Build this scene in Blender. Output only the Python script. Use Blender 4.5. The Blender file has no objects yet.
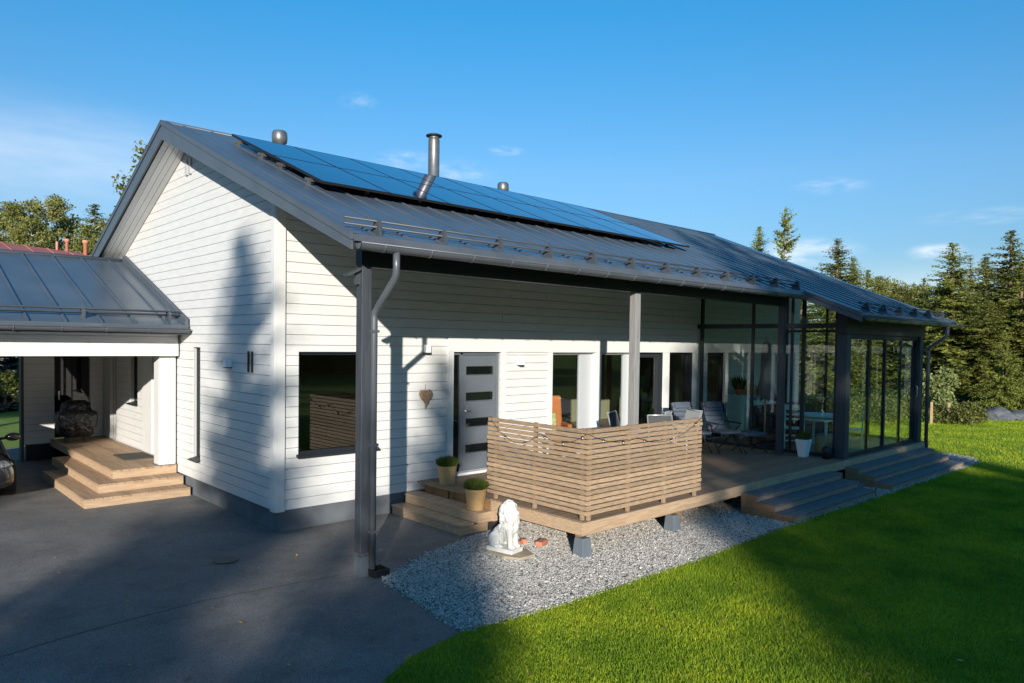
import bpy, bmesh, math, random
import numpy as np
from mathutils import Vector, Matrix, noise
R = math.radians
scene = bpy.context.scene
COL = scene.collection

# ------------------------------------------------------------------ camera
F_PX, CY = 723.875, 363.07
YAW, PITCH, ROLL = 0.8237868, -0.0273534, 0.0137218
CAM = Vector((-4.4147, -9.5689, 2.70))
cf = Vector((math.cos(YAW) * math.cos(PITCH), math.sin(YAW) * math.cos(PITCH), math.sin(PITCH)))
r0 = Vector((math.sin(YAW), -math.cos(YAW), 0)); u0 = r0.cross(cf)
cr = math.cos(ROLL) * r0 + math.sin(ROLL) * u0
cu = -math.sin(ROLL) * r0 + math.cos(ROLL) * u0
cam_data = bpy.data.cameras.new('camera'); cam = bpy.data.objects.new('camera', cam_data); COL.objects.link(cam)
cam_data.sensor_width = 36; cam_data.lens = F_PX * 36 / 1024; cam_data.shift_y = (CY - 341.5) / 1024
cam_data.clip_start = 0.1; cam_data.clip_end = 3000
cam.matrix_world = Matrix(((cr.x, cu.x, -cf.x, CAM.x), (cr.y, cu.y, -cf.y, CAM.y), (cr.z, cu.z, -cf.z, CAM.z), (0, 0, 0, 1)))
scene.camera = cam
def ray(px, py): return cf + (px - 512) / F_PX * cr - (py - CY) / F_PX * cu
def at(px, py, d): return CAM + ray(px, py) * d           # a measured point at forward distance d

# ------------------------------------------------------------------ materials
def newmat(name):
    m = bpy.data.materials.new(name); m.use_nodes = True
    nt = m.node_tree; b = nt.nodes['Principled BSDF']
    return m, nt, b
def mat(name, c1, c2=None, scale=4.0, rough=.6, metal=0.0, spec=.5, bump=0.0, bscale=60.0, stretch=(1, 1, 1), detail=4,
        island=0.0, rvar=0.0, coat=0.0, ramp=(.35, .65), bdist=.01):
    m, nt, b = newmat(name); N = nt.nodes; L = nt.links
    b.inputs['Roughness'].default_value = rough; b.inputs['Metallic'].default_value = metal
    b.inputs['Specular IOR Level'].default_value = spec; b.inputs['Coat Weight'].default_value = coat
    b.inputs['Base Color'].default_value = (*c1, 1)
    tc = N.new('ShaderNodeTexCoord'); mp = N.new('ShaderNodeMapping'); mp.inputs['Scale'].default_value = stretch
    L.new(tc.outputs['Object'], mp.inputs['Vector'])
    col = None
    if c2:
        n = N.new('ShaderNodeTexNoise'); n.inputs['Scale'].default_value = scale; n.inputs['Detail'].default_value = detail
        L.new(mp.outputs[0], n.inputs['Vector'])
        rp = N.new('ShaderNodeValToRGB'); rp.color_ramp.elements[0].color = (*c1, 1); rp.color_ramp.elements[1].color = (*c2, 1)
        rp.color_ramp.elements[0].position = ramp[0]; rp.color_ramp.elements[1].position = ramp[1]
        L.new(n.outputs['Fac'], rp.inputs[0]); col = rp.outputs[0]
        if rvar:
            mr = N.new('ShaderNodeMapRange'); mr.inputs['To Min'].default_value = rough - rvar; mr.inputs['To Max'].default_value = rough + rvar
            L.new(n.outputs['Fac'], mr.inputs['Value']); L.new(mr.outputs[0], b.inputs['Roughness'])
    if island:
        g = N.new('ShaderNodeNewGeometry'); mr = N.new('ShaderNodeMapRange')
        mr.inputs['To Min'].default_value = 1 - island; mr.inputs['To Max'].default_value = 1 + island
        L.new(g.outputs['Random Per Island'], mr.inputs['Value'])
        hs = N.new('ShaderNodeHueSaturation'); hs.inputs['Color'].default_value = (*c1, 1)
        if col: L.new(col, hs.inputs['Color'])
        L.new(mr.outputs[0], hs.inputs['Value']); col = hs.outputs[0]
    if col: L.new(col, b.inputs['Base Color'])
    if bump:
        n2 = N.new('ShaderNodeTexNoise'); n2.inputs['Scale'].default_value = bscale; n2.inputs['Detail'].default_value = 5
        L.new(mp.outputs[0], n2.inputs['Vector'])
        bp = N.new('ShaderNodeBump'); bp.inputs['Strength'].default_value = bump; bp.inputs['Distance'].default_value = bdist
        L.new(n2.outputs['Fac'], bp.inputs['Height']); L.new(bp.outputs[0], b.inputs['Normal'])
    return m
def foliage(name, c1, c2, trans=.3, vary=.35):
    m, nt, b = newmat(name); N = nt.nodes; L = nt.links
    g = N.new('ShaderNodeNewGeometry'); rp = N.new('ShaderNodeValToRGB')
    rp.color_ramp.elements[0].color = (*c1, 1); rp.color_ramp.elements[1].color = (*c2, 1)
    L.new(g.outputs['Random Per Island'], rp.inputs[0])
    oi = N.new('ShaderNodeObjectInfo'); mr = N.new('ShaderNodeMapRange'); mr.inputs['To Min'].default_value = 1 - vary; mr.inputs['To Max'].default_value = 1 + vary
    L.new(oi.outputs['Random'], mr.inputs['Value'])
    hs = N.new('ShaderNodeHueSaturation'); L.new(rp.outputs[0], hs.inputs['Color']); L.new(mr.outputs[0], hs.inputs['Value'])
    L.new(hs.outputs[0], b.inputs['Base Color']); b.inputs['Roughness'].default_value = .6; b.inputs['Specular IOR Level'].default_value = .25
    t = N.new('ShaderNodeBsdfTranslucent'); L.new(hs.outputs[0], t.inputs['Color'])
    mx = N.new('ShaderNodeMixShader'); mx.inputs[0].default_value = trans
    L.new(b.outputs[0], mx.inputs[1]); L.new(t.outputs[0], mx.inputs[2]); L.new(mx.outputs[0], N['Material Output'].inputs['Surface'])
    return m
def glass(name, tint=(.8, .87, .86), ior=1.5, boost=1.0):
    m, nt, b = newmat(name); N = nt.nodes; L = nt.links; N.remove(b)
    lw = N.new('ShaderNodeLayerWeight'); lw.inputs['Blend'].default_value = .5          # Schlick, the same from both faces of the pane
    pw = N.new('ShaderNodeMath'); pw.operation = 'POWER'; pw.inputs[1].default_value = 5; L.new(lw.outputs['Facing'], pw.inputs[0])
    r0 = ((ior - 1) / (ior + 1)) ** 2 * boost
    mu = N.new('ShaderNodeMath'); mu.operation = 'MULTIPLY_ADD'; mu.inputs[1].default_value = .9 - r0; mu.inputs[2].default_value = r0; mu.use_clamp = True; L.new(pw.outputs[0], mu.inputs[0])
    tr = N.new('ShaderNodeBsdfTransparent'); tr.inputs[0].default_value = (*tint, 1)
    gl = N.new('ShaderNodeBsdfGlossy'); gl.inputs['Roughness'].default_value = 0.005; gl.inputs[0].default_value = (.95, .97, 1, 1)
    mx = N.new('ShaderNodeMixShader'); L.new(mu.outputs[0], mx.inputs[0]); L.new(tr.outputs[0], mx.inputs[1]); L.new(gl.outputs[0], mx.inputs[2])
    L.new(mx.outputs[0], N['Material Output'].inputs['Surface'])
    return m

M = {}
M['siding'] = mat('white_siding_paint', (.655, .655, .65), (.605, .61, .605), scale=1.2, rough=.55, bump=.12, bscale=30, stretch=(3, 3, 12), detail=7)
M['trim'] = mat('white_trim_paint', (.66, .66, .655), (.62, .625, .62), scale=2, rough=.5, bump=.08, bscale=40)
M['groove'] = mat('siding_groove', (.42, .42, .41), rough=.8)
M['plinth'] = mat('grey_plinth_render', (.135, .15, .165), (.10, .11, .125), scale=3, rough=.9, bump=.5, bscale=180)
M['roof'] = mat('anthracite_roof_sheet', (.060, .083, .112), (.078, .102, .132), scale=1.2, rough=.33, spec=.55, bump=.06, bscale=3, rvar=.05)
M['roofdark'] = mat('graphite_trim_sheet', (.080, .095, .115), (.068, .082, .10), scale=2, rough=.4, spec=.5)
M['gutter'] = mat('grey_gutter_steel', (.070, .080, .095), (.088, .098, .112), scale=3, rough=.36, spec=.6)
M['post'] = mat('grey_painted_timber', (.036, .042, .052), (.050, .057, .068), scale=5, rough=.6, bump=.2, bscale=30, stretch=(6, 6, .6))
M['postlight'] = mat('pale_grey_timber', (.20, .20, .205), (.26, .255, .25), scale=5, rough=.65, bump=.25, bscale=30, stretch=(6, 6, .6))  # paler grey for the middle veranda post
M['frame'] = mat('graphite_window_frame', (.020, .025, .031), rough=.5, spec=.35)
M['framelight'] = mat('silver_grey_frame', (.42, .44, .46), rough=.35)
M['rail'] = mat('dark_rail_steel', (.055, .062, .072), rough=.45)
M['door'] = mat('grey_door_paint', (.118, .135, .158), (.108, .124, .146), scale=2, rough=.42)
M['steel'] = mat('brushed_steel', (.5, .5, .5), rough=.3, metal=.9)
M['galv'] = mat('flue_steel', (.15, .155, .16), (.20, .205, .21), scale=6, rough=.42, metal=.6)
M['deck'] = mat('brown_deck_boards', (.20, .135, .085), (.27, .185, .12), scale=3, rough=.7, bump=.3, bscale=25, stretch=(1, 14, 14), island=.14)
M['deckrim'] = mat('tan_deck_rim', (.38, .26, .16), (.50, .355, .23), scale=4, rough=.65, bump=.25, bscale=25, stretch=(1, 3, 14), island=.08)
M['slat'] = mat('tan_slat_timber', (.27, .185, .115), (.41, .29, .185), scale=5, rough=.7, bump=.3, bscale=30, stretch=(2, 2, 20), island=.2)
M['entry'] = mat('warm_step_timber', (.31, .205, .125), (.41, .28, .18), scale=2, rough=.65, bump=.2, bscale=14, stretch=(9, .8, 9), island=.16)
M['step'] = mat('grey_brown_step_boards', (.115, .115, .118), (.165, .155, .15), scale=4, rough=.7, bump=.3, bscale=25, stretch=(1, 14, 14), island=.12)
M['stepside'] = mat('brown_step_sides', (.24, .13, .065), (.32, .185, .10), scale=5, rough=.75, bump=.3, bscale=30, stretch=(3, 3, 12), island=.12)
M['stepriser'] = mat('brown_step_risers', (.27, .20, .155), (.35, .265, .205), scale=4, rough=.7, bump=.3, bscale=25, stretch=(1, 14, 14), island=.12)
M['joist'] = mat('rough_joist_timber', (.30, .17, .075), (.20, .115, .05), scale=6, rough=.85, bump=.4, bscale=30)
M['concrete'] = mat('grey_painted_concrete', (.105, .13, .155), (.13, .155, .18), scale=6, rough=.85, bump=.3, bscale=90)
M['concreteshade'] = mat('shade_toned_concrete', (.05, .066, .084), (.065, .082, .10), scale=6, rough=.85, bump=.3, bscale=90)  # concrete for the post footing, its shade put into the colour
M['paver'] = mat('worn_stone_slab', (.40, .33, .23), (.28, .23, .16), scale=6, rough=.9, bump=.4, bscale=50)
M['brick'] = mat('red_brick', (.50, .20, .12), (.42, .16, .10), scale=12, rough=.9, bump=.4, bscale=80)
M['statue'] = mat('white_stone', (.68, .67, .64), (.58, .57, .54), scale=10, rough=.7, bump=.35, bscale=35)
M['wicker'] = mat('woven_tan_wicker', (.50, .33, .15), (.40, .25, .10), scale=60, rough=.7, bump=.6, bscale=70, stretch=(1, 1, 1.6))
M['soil'] = mat('dark_soil', (.04, .03, .02), rough=.95)
M['black'] = mat('black_plastic', (.012, .012, .014), rough=.45)
M['tarp'] = mat('black_tarp', (.014, .014, .016), rough=.16, bump=1.0, bscale=9, bdist=.06)
M['rust'] = mat('rusty_iron', (.13, .095, .075), (.10, .088, .078), scale=20, rough=.8, bump=.4, bscale=60)
M['white'] = mat('white_enamel', (.82, .82, .82), rough=.35)
M['rubber'] = mat('door_mat_fibre', (.05, .045, .04), (.08, .075, .065), scale=60, rough=.95, bump=.5, bscale=200)
M['twig'] = mat('bundled_twigs', (.30, .21, .14), (.20, .135, .09), scale=50, rough=.85, bump=.8, bscale=70)
M['fabric'] = mat('grey_sling_fabric', (.30, .32, .34), rough=.8, bump=.15, bscale=300)
M['fabricdark'] = mat('charcoal_sling_fabric', (.05, .052, .056), rough=.8)
M['cushion'] = mat('blue_grey_cushion', (.085, .105, .14), (.065, .085, .115), scale=8, rough=.9, bump=.2, bscale=60)
M['chairframe'] = mat('chair_tube', (.55, .56, .57), rough=.35, metal=.6)
M['chairdark'] = mat('dark_chair_tube', (.02, .022, .025), rough=.4)
M['tabletop'] = mat('charcoal_table_top', (.06, .062, .068), rough=.5)
M['mint'] = mat('mint_painted_wood', (.42, .62, .55), (.36, .56, .50), scale=5, rough=.5)
M['parasol'] = mat('grey_parasol_cloth', (.10, .12, .13), (.075, .092, .10), scale=8, rough=.9, bump=.3, bscale=20, stretch=(3, 3, .5))
M['wood'] = mat('pale_wood', (.50, .36, .22), (.42, .29, .17), scale=6, rough=.6)
M['orange'] = mat('orange_upholstery', (.55, .17, .05), (.47, .14, .04), scale=8, rough=.85)
M['floral'] = mat('patterned_cushion', (.62, .58, .34), (.34, .33, .13), scale=26, rough=.9)
M['sofa'] = mat('dark_wicker_sofa', (.03, .03, .032), rough=.7, bump=.5, bscale=60)
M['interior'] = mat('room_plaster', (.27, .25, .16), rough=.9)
M['floor'] = mat('room_floor', (.25, .17, .10), (.20, .13, .08), scale=3, rough=.4, stretch=(1, 12, 1))
M['redroof'] = mat('red_roof_sheet', (.33, .12, .10), (.28, .105, .09), scale=2, rough=.6)
M['redpipe'] = mat('salmon_pipe', (.55, .22, .14), rough=.6)
M['cream'] = mat('cream_wall', (.62, .56, .45), rough=.8)
M['bark'] = mat('spruce_bark', (.13, .085, .055), (.20, .14, .095), scale=12, rough=.95, bump=.6, bscale=20, stretch=(1, 1, .3))
M['birchbark'] = mat('birch_bark', (.62, .60, .55), (.10, .09, .08), scale=5, rough=.8, stretch=(.5, .5, 3), ramp=(.55, .68))
M['boulder'] = mat('grey_boulder', (.11, .12, .13), (.07, .078, .085), scale=3, rough=.9, bump=.6, bscale=8, bdist=.05)
M['carpaint'] = mat('near_black_car_paint', (.012, .010, .011), rough=.18, coat=1.0)
M['chrome'] = mat('chrome', (.7, .7, .7), rough=.12, metal=1)
M['lamp'] = mat('clear_lamp_glass', (.34, .37, .40), (.06, .065, .07), scale=18, rough=.12, metal=.4)
M['tyre'] = mat('tyre_rubber', (.02, .02, .02), rough=.85)
M['glass'] = glass('window_glass', (.92, .95, .94), 1.52, 1.5)
M['glassclear'] = glass('sunroom_glass', (.945, .975, .975), 1.5, .8)
M['darkglass'] = mat('dark_door_glass', (.006, .008, .008), rough=.03, spec=.6)
M['cargl'] = mat('car_window', (.01, .011, .012), rough=.04, spec=.6)
M['needle'] = foliage('spruce_needles', (.068, .092, .018), (.245, .25, .052), .25)
M['needleyoung'] = foliage('young_spruce_needles', (.09, .12, .02), (.25, .26, .05), .25, .15)
M['needleblue'] = foliage('blue_spruce_needles', (.02, .05, .05), (.05, .09, .085), .15)
M['leafbirch'] = foliage('birch_leaves', (.12, .14, .028), (.31, .29, .085), .35, .2)
M['leafbush'] = foliage('bush_leaves', (.08, .11, .02), (.24, .23, .06), .3)
M['leafpale'] = foliage('pale_leaves', (.13, .17, .05), (.33, .36, .14), .3)
M['herb'] = foliage('herb_leaves', (.05, .085, .015), (.15, .19, .04), .3)
def grassmat():
    m = foliage('grass_blades', (.13, .25, .006), (.40, .50, .035), .35, 0); nt = m.node_tree; N = nt.nodes; L = nt.links
    hs = [n for n in N if n.type == 'HUE_SAT'][0]; tc = N.new('ShaderNodeTexCoord')
    n1 = N.new('ShaderNodeTexNoise'); n1.inputs['Scale'].default_value = .9; n1.inputs['Detail'].default_value = 7; n1.inputs['Roughness'].default_value = .65; L.new(tc.outputs['Object'], n1.inputs['Vector'])
    a = N.new('ShaderNodeMapRange'); a.inputs['From Min'].default_value = .3; a.inputs['From Max'].default_value = .7; a.inputs['To Min'].default_value = .62; a.inputs['To Max'].default_value = 1.34; L.new(n1.outputs['Fac'], a.inputs['Value'])
    b = N.new('ShaderNodeMapRange'); b.inputs['From Min'].default_value = .3; b.inputs['From Max'].default_value = .7; b.inputs['To Min'].default_value = .525; b.inputs['To Max'].default_value = .465; L.new(n1.outputs['Fac'], b.inputs['Value'])
    L.new(a.outputs[0], hs.inputs['Value']); L.new(b.outputs[0], hs.inputs['Hue']); return m
M['grassblade'] = grassmat()
M['fern'] = foliage('undergrowth_leaves', (.02, .04, .015), (.06, .09, .03), .2)

# asphalt
def asphalt():
    m, nt, b = newmat('worn_asphalt'); N = nt.nodes; L = nt.links
    tc = N.new('ShaderNodeTexCoord')
    n1 = N.new('ShaderNodeTexNoise'); n1.inputs['Scale'].default_value = .8; n1.inputs['Detail'].default_value = 9; n1.inputs['Roughness'].default_value = .68
    n2 = N.new('ShaderNodeTexNoise'); n2.inputs['Scale'].default_value = 130; n2.inputs['Detail'].default_value = 3
    L.new(tc.outputs['Object'], n1.inputs['Vector']); L.new(tc.outputs['Object'], n2.inputs['Vector'])
    rp = N.new('ShaderNodeValToRGB'); rp.color_ramp.elements[0].color = (.098, .096, .095, 1); rp.color_ramp.elements[1].color = (.165, .156, .148, 1)
    rp.color_ramp.elements[0].position = .35; rp.color_ramp.elements[1].position = .65; L.new(n1.outputs['Fac'], rp.inputs[0])
    r2 = N.new('ShaderNodeValToRGB'); r2.color_ramp.elements[0].color = (.42, .42, .43, 1); r2.color_ramp.elements[1].color = (1.85, 1.83, 1.8, 1)
    r2.color_ramp.elements[0].position = .3; r2.color_ramp.elements[1].position = .72; L.new(n2.outputs['Fac'], r2.inputs[0])
    mx = N.new('ShaderNodeMix'); mx.data_type = 'RGBA'; mx.blend_type = 'MULTIPLY'; mx.inputs[0].default_value = 1
    L.new(rp.outputs[0], mx.inputs[6]); L.new(r2.outputs[0], mx.inputs[7]); L.new(mx.outputs[2], b.inputs['Base Color'])
    n3 = N.new('ShaderNodeTexNoise'); n3.inputs['Scale'].default_value = 2.3; n3.inputs['Detail'].default_value = 8; n3.inputs['Distortion'].default_value = 1.2; L.new(tc.outputs['Object'], n3.inputs['Vector'])
    r3 = N.new('ShaderNodeValToRGB'); r3.color_ramp.elements[0].color = (.62, .61, .60, 1); r3.color_ramp.elements[1].color = (1, 1, 1, 1); r3.color_ramp.elements[0].position = .36; r3.color_ramp.elements[1].position = .5; L.new(n3.outputs['Fac'], r3.inputs[0])
    m3 = N.new('ShaderNodeMix'); m3.data_type = 'RGBA'; m3.blend_type = 'MULTIPLY'; m3.inputs[0].default_value = .4; L.new(mx.outputs[2], m3.inputs[6]); L.new(r3.outputs[0], m3.inputs[7]); L.new(m3.outputs[2], b.inputs['Base Color'])
    b.inputs['Roughness'].default_value = .85
    bp = N.new('ShaderNodeBump'); bp.inputs['Strength'].default_value = .6; bp.inputs['Distance'].default_value = .008
    L.new(n2.outputs['Fac'], bp.inputs['Height']); L.new(bp.outputs[0], b.inputs['Normal'])
    return m
M['asphalt'] = asphalt()
M['gravelbase'] = mat('gravel_bed', (.26, .25, .23), (.14, .13, .12), scale=45, rough=.95, bump=.8, bscale=60, bdist=.02)
def stones():
    m, nt, b = newmat('gravel_stones'); N = nt.nodes; L = nt.links
    g = N.new('ShaderNodeNewGeometry'); rp = N.new('ShaderNodeValToRGB'); e = rp.color_ramp.elements
    e[0].color = (.06, .057, .052, 1); e[1].color = (.68, .66, .62, 1)
    for p, c in ((.25, (.29, .275, .25, 1)), (.6, (.49, .455, .41, 1)), (.8, (.38, .36, .335, 1))):
        x = e.new(p); x.color = c
    L.new(g.outputs['Random Per Island'], rp.inputs[0]); L.new(rp.outputs[0], b.inputs['Base Color']); b.inputs['Roughness'].default_value = .85
    return m
M['stones'] = stones()
M['lawn'] = mat('lawn_soil_and_turf', (.11, .185, .010), (.16, .235, .016), scale=1.3, rough=.95, bump=.9, bscale=45, bdist=.05, detail=9)
def solar():
    m, nt, b = newmat('solar_cells'); N = nt.nodes; L = nt.links
    b.inputs['Base Color'].default_value = (.003, .022, .075, 1); b.inputs['Roughness'].default_value = .05
    b.inputs['Specular IOR Level'].default_value = .55
    b.inputs['Coat Weight'].default_value = 0.0
    return m
M['solar'] = solar()

# ------------------------------------------------------------------ mesh builder
class MB:
    def __init__(s): s.v = []; s.f = []; s.sm = []; s.mi = []; s.cur = 0
    def add(s, vs, fs, smooth=False):
        o = len(s.v); s.v.extend([tuple(v) for v in vs])
        for f in fs: s.f.append([i + o for i in f]); s.sm.append(smooth); s.mi.append(s.cur)
        return s
    def box(s, x0, x1, y0, y1, z0, z1):
        return s.hexa([(x0, y0, z0), (x1, y0, z0), (x1, y1, z0), (x0, y1, z0), (x0, y0, z1), (x1, y0, z1), (x1, y1, z1), (x0, y1, z1)])
    def hexa(s, p):
        return s.add(p, [(0, 3, 2, 1), (4, 5, 6, 7), (0, 1, 5, 4), (1, 2, 6, 5), (2, 3, 7, 6), (3, 0, 4, 7)])
    def bar(s, a, b, w, h, up=(0, 0, 1)):
        a, b = Vector(a), Vector(b); d = (b - a).normalized(); up = Vector(up)
        if abs(d.dot(up)) > .98: up = Vector((1, 0, 0))
        sd = d.cross(up).normalized(); uu = sd.cross(d)
        P = []
        for q in (a, b):
            for i, j in ((-1, -1), (1, -1), (1, 1), (-1, 1)): P.append(q + sd * (i * w / 2) + uu * (j * h / 2))
        return s.add(P, [(3, 2, 1, 0), (4, 5, 6, 7), (0, 1, 5, 4), (1, 2, 6, 5), (2, 3, 7, 6), (3, 0, 4, 7)])
    def tube(s, pts, rad, n=10, cap=True):
        pts = [Vector(p) for p in pts]; rs = rad if isinstance(rad, (list, tuple)) else [rad] * len(pts)
        P = []; prev = None
        for i, p in enumerate(pts):
            d = (pts[min(i + 1, len(pts) - 1)] - pts[max(i - 1, 0)]).normalized()
            if prev is None:
                ref = Vector((0, 0, 1)) if abs(d.z) < .9 else Vector((1, 0, 0)); sd = d.cross(ref).normalized()
            else: sd = (prev - d * prev.dot(d)).normalized()
            prev = sd; up = sd.cross(d)
            for k in range(n):
                a = 2 * math.pi * k / n; P.append(p + (sd * math.cos(a) + up * math.sin(a)) * rs[i])
        fs = []
        for i in range(len(pts) - 1):
            for k in range(n): fs.append((i * n + k, i * n + (k + 1) % n, (i + 1) * n + (k + 1) % n, (i + 1) * n + k))
        s.add(P, fs, True)
        if cap:
            o = len(s.v) - len(P)
            s.f.append([o + k for k in range(n)][::-1]); s.sm.append(False); s.mi.append(s.cur)
            s.f.append([o + (len(pts) - 1) * n + k for k in range(n)]); s.sm.append(False); s.mi.append(s.cur)
        return s
    def lathe(s, prof, c=(0, 0, 0), n=24, smooth=True):
        P = []; fs = []
        for r, z in prof:
            for k in range(n):
                a = 2 * math.pi * k / n; P.append((c[0] + r * math.cos(a), c[1] + r * math.sin(a), c[2] + z))
        for i in range(len(prof) - 1):
            for k in range(n): fs.append((i * n + k, i * n + (k + 1) % n, (i + 1) * n + (k + 1) % n, (i + 1) * n + k))
        fs.append(tuple(range(n))[::-1]); fs.append(tuple((len(prof) - 1) * n + k for k in range(n)))
        return s.add(P, fs, smooth)
    def ell(s, c, rx, ry, rz, nu=16, nv=10, rot=None):
        P = []; fs = []
        for j in range(nv + 1):
            t = math.pi * j / nv
            for k in range(nu):
                a = 2 * math.pi * k / nu
                q = Vector((rx * math.sin(t) * math.cos(a), ry * math.sin(t) * math.sin(a), -rz * math.cos(t)))
                if rot: q = rot @ q
                P.append(q + Vector(c))
        for j in range(nv):
            for k in range(nu): fs.append((j * nu + k, j * nu + (k + 1) % nu, (j + 1) * nu + (k + 1) % nu, (j + 1) * nu + k))
        return s.add(P, fs, True)
    def prism(s, poly, d):           # polygon (3d points) extruded by vector d
        n = len(poly); d = Vector(d); P = [Vector(p) for p in poly]; Q = [p + d for p in P]
        fs = [tuple(range(n))[::-1], tuple(range(n, 2 * n))] + [(i, (i + 1) % n, n + (i + 1) % n, n + i) for i in range(n)]
        return s.add(P + Q, fs)
    def quad(s, a, b, c, d): return s.add([a, b, c, d], [(0, 1, 2, 3)])
    def build(s, name, m, parent=None, bevel=0, local=False, recalc=True):
        me = bpy.data.meshes.new(name); me.from_pydata(s.v, [], s.f)
        for mm in (m if isinstance(m, list) else [m]): me.materials.append(mm)
        me.polygons.foreach_set('use_smooth', s.sm); me.polygons.foreach_set('material_index', s.mi)
        if recalc:
            b = bmesh.new(); b.from_mesh(me); bmesh.ops.recalc_face_normals(b, faces=b.faces); b.to_mesh(me); b.free()
        me.update()
        o = bpy.data.objects.new(name, me); COL.objects.link(o)
        if parent:
            if not local:
                w = Vector((0, 0, 0)); p = parent
                while p: w += p.location; p = p.parent
                me.transform(Matrix.Translation(-w))
            o.parent = parent
        if bevel:
            bv = o.modifiers.new('bevel', 'BEVEL'); bv.width = bevel; bv.segments = 2; bv.limit_method = 'ANGLE'
        return o
def tag(o, label=None, cat=None, group=None, kind=None):
    if label: o['label'] = label
    if cat: o['category'] = cat
    if group: o['group'] = group
    if kind: o['kind'] = kind
    return o
def thing(name, label, cat, loc=(0, 0, 0), group=None, rz=0):
    o = bpy.data.objects.new(name, None); COL.objects.link(o); o.location = loc; o.rotation_euler = (0, 0, rz)
    o.empty_display_size = .2
    return tag(o, label, cat, group)
def rebase(o):          # a one-mesh thing: put its origin at the middle of its foot
    vs = [v.co for v in o.data.vertices]
    c = Vector(((min(v.x for v in vs) + max(v.x for v in vs)) / 2, (min(v.y for v in vs) + max(v.y for v in vs)) / 2, min(v.z for v in vs)))
    o.data.transform(Matrix.Translation(-c)); o.location = c; return o
def copy_tree(o, parent=None):
    c = o.copy(); COL.objects.link(c)
    if parent: c.parent = parent
    for ch in list(o.children): copy_tree(ch, c)
    return c

# ------------------------------------------------------------------ roof geometry of the house
RY, RZ, SL = 3.355, 6.314, .404
def rz(y, off=0): return RZ - SL * abs(y - RY) + off
XA, XB, XC = -.45, 9.90, 16.0             # near verge, step of the eave, far verge
EA, EB, EBK = -2.77, -3.92, 9.4          # front eave, sunroom eave, back eave
SOF = -.185
def sofv(y): return -.155 - .125 * min(1, max(0, (y - EA) / (RY - EA))) if y < RY else -.28
SN = Vector((0, -SL, 1)).normalized()     # normal of the front slope
def rp(x, y, off=0):                      # point on the front slope, offset along the normal
    p = Vector((x, y, rz(y))); return p + SN * off

# ------------------------------------------------------------------ siding
PITCH_B = .1455
def siding(mb, plane, const, out, u0, u1, z0, z1, holes=(), lim=None, pitch=PITCH_B, gap=.0075, th=.022):
    """rows of boards on a vertical plane; lim(z) -> (ulo, uhi) limits; mat 0 boards, mat 1 grooves"""
    cuts = sorted({z for h in holes for z in h[2:4] if z0 < z < z1})
    zb = z0
    while zb < z1 - .004:
        zt = min(zb + pitch, z1)
        zz = [zb] + [c for c in cuts if zb + .003 < c < zt - .003] + [zt]
        for a, b in zip(zz, zz[1:]):
            mid = (a + b) / 2
            top = b - (gap if b == zt else 0)
            la, ha = (lim(a) if lim else (u0, u1)); lb, hb = (lim(b) if lim else (u0, u1))
            la, lb, ha, hb = max(la, u0), max(lb, u0), min(ha, u1), min(hb, u1)
            if ha - la < .01: continue
            ivs = [(la, lb, ha, hb)]
            for h in holes:
                if h[2] <= mid <= h[3]:
                    nv = []
                    for (p, q, r_, s_) in ivs:
                        if h[1] <= max(p, q) or h[0] >= min(r_, s_): nv.append((p, q, r_, s_)); continue
                        if h[0] > max(p, q): nv.append((p, q, h[0], h[0]))
                        if h[1] < min(r_, s_): nv.append((h[1], h[1], r_, s_))
                    ivs = nv
            jv = []
            for (p, q, r_, s_) in ivs:
                w0 = min(r_, s_) - max(p, q); row = int(round((a - z0) / pitch))
                j = max(p, q) + w0 * (.18 + .64 * ((row * 37 + 11) % 100) / 100)
                if w0 > 2.2 and row % 3 == 1 and b == zt and a == zb: jv += [(p, q, j - .0015, j - .0015), (j + .0015, j + .0015, r_, s_)]
                else: jv.append((p, q, r_, s_))
            for (p, q, r_, s_) in jv:
                if hb - lb < .01: q = s_ = (p + r_) / 2
                def P(u, z, d):
                    c = const + out * d
                    return (u, c, z) if plane == 'y' else (c, u, z)
                mb.cur = 0
                if top > a + .002:
                    mb.hexa([P(p, a, 0), P(r_, a, 0), P(r_, a, -th), P(p, a, -th), P(q, top, 0), P(s_, top, 0), P(s_, top, -th), P(q, top, -th)])
                mb.cur = 1
                mb.hexa([P(p, a, -th - .003), P(r_, a, -th - .003), P(r_, a, -th - .10), P(p, a, -th - .10), P(q, b - .0005, -th - .003), P(s_, b - .0005, -th - .003), P(s_, b - .0005, -th - .10), P(q, b - .0005, -th - .10)])
        zb = zt
    mb.cur = 0

# ================================================================== HOUSE
house = thing('timber_house', 'white timber house with grey metal roof, solar panels and glazed corner', 'house', (7, 4, 0))
ZP = .31                                   # top of plinth / foot of siding
DX0, DX1 = 3.10, 4.17                      # entrance door
ZH = 2.54                                  # head of openings
front_holes = [(.33, 1.62, 1.06, ZH), (DX0, DX1, .2, ZH), (5.48, 6.74, .456, ZH), (6.90, 7.95, .456, ZH), (8.08, 9.03, .456, ZH), (9.26, 10.20, .456, ZH), (10.85, 11.65, .456, ZH)]
mb = MB(); siding(mb, 'y', 0, -1, 0.0, 15.6, ZP, 4.68, front_holes)
mb.build('front_wall', [M['siding'], M['groove']], house)
def gl(z):
    k = (RZ - .26 - z) / SL
    return (RY - k, RY + k)
GY1 = 9.05
gable_holes = [(2.90, 3.27, .65, 2.56), (4.93, 5.40, .45, 2.45), (6.42, 6.95, 1.35, 2.45), (7.98, 8.34, .45, 2.45)]
mb = MB(); siding(mb, 'x', 0, -1, 0.0, GY1, ZP, RZ - .27, gable_holes, gl)
mb.build('gable_wall', [M['siding'], M['groove']], house)
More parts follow.
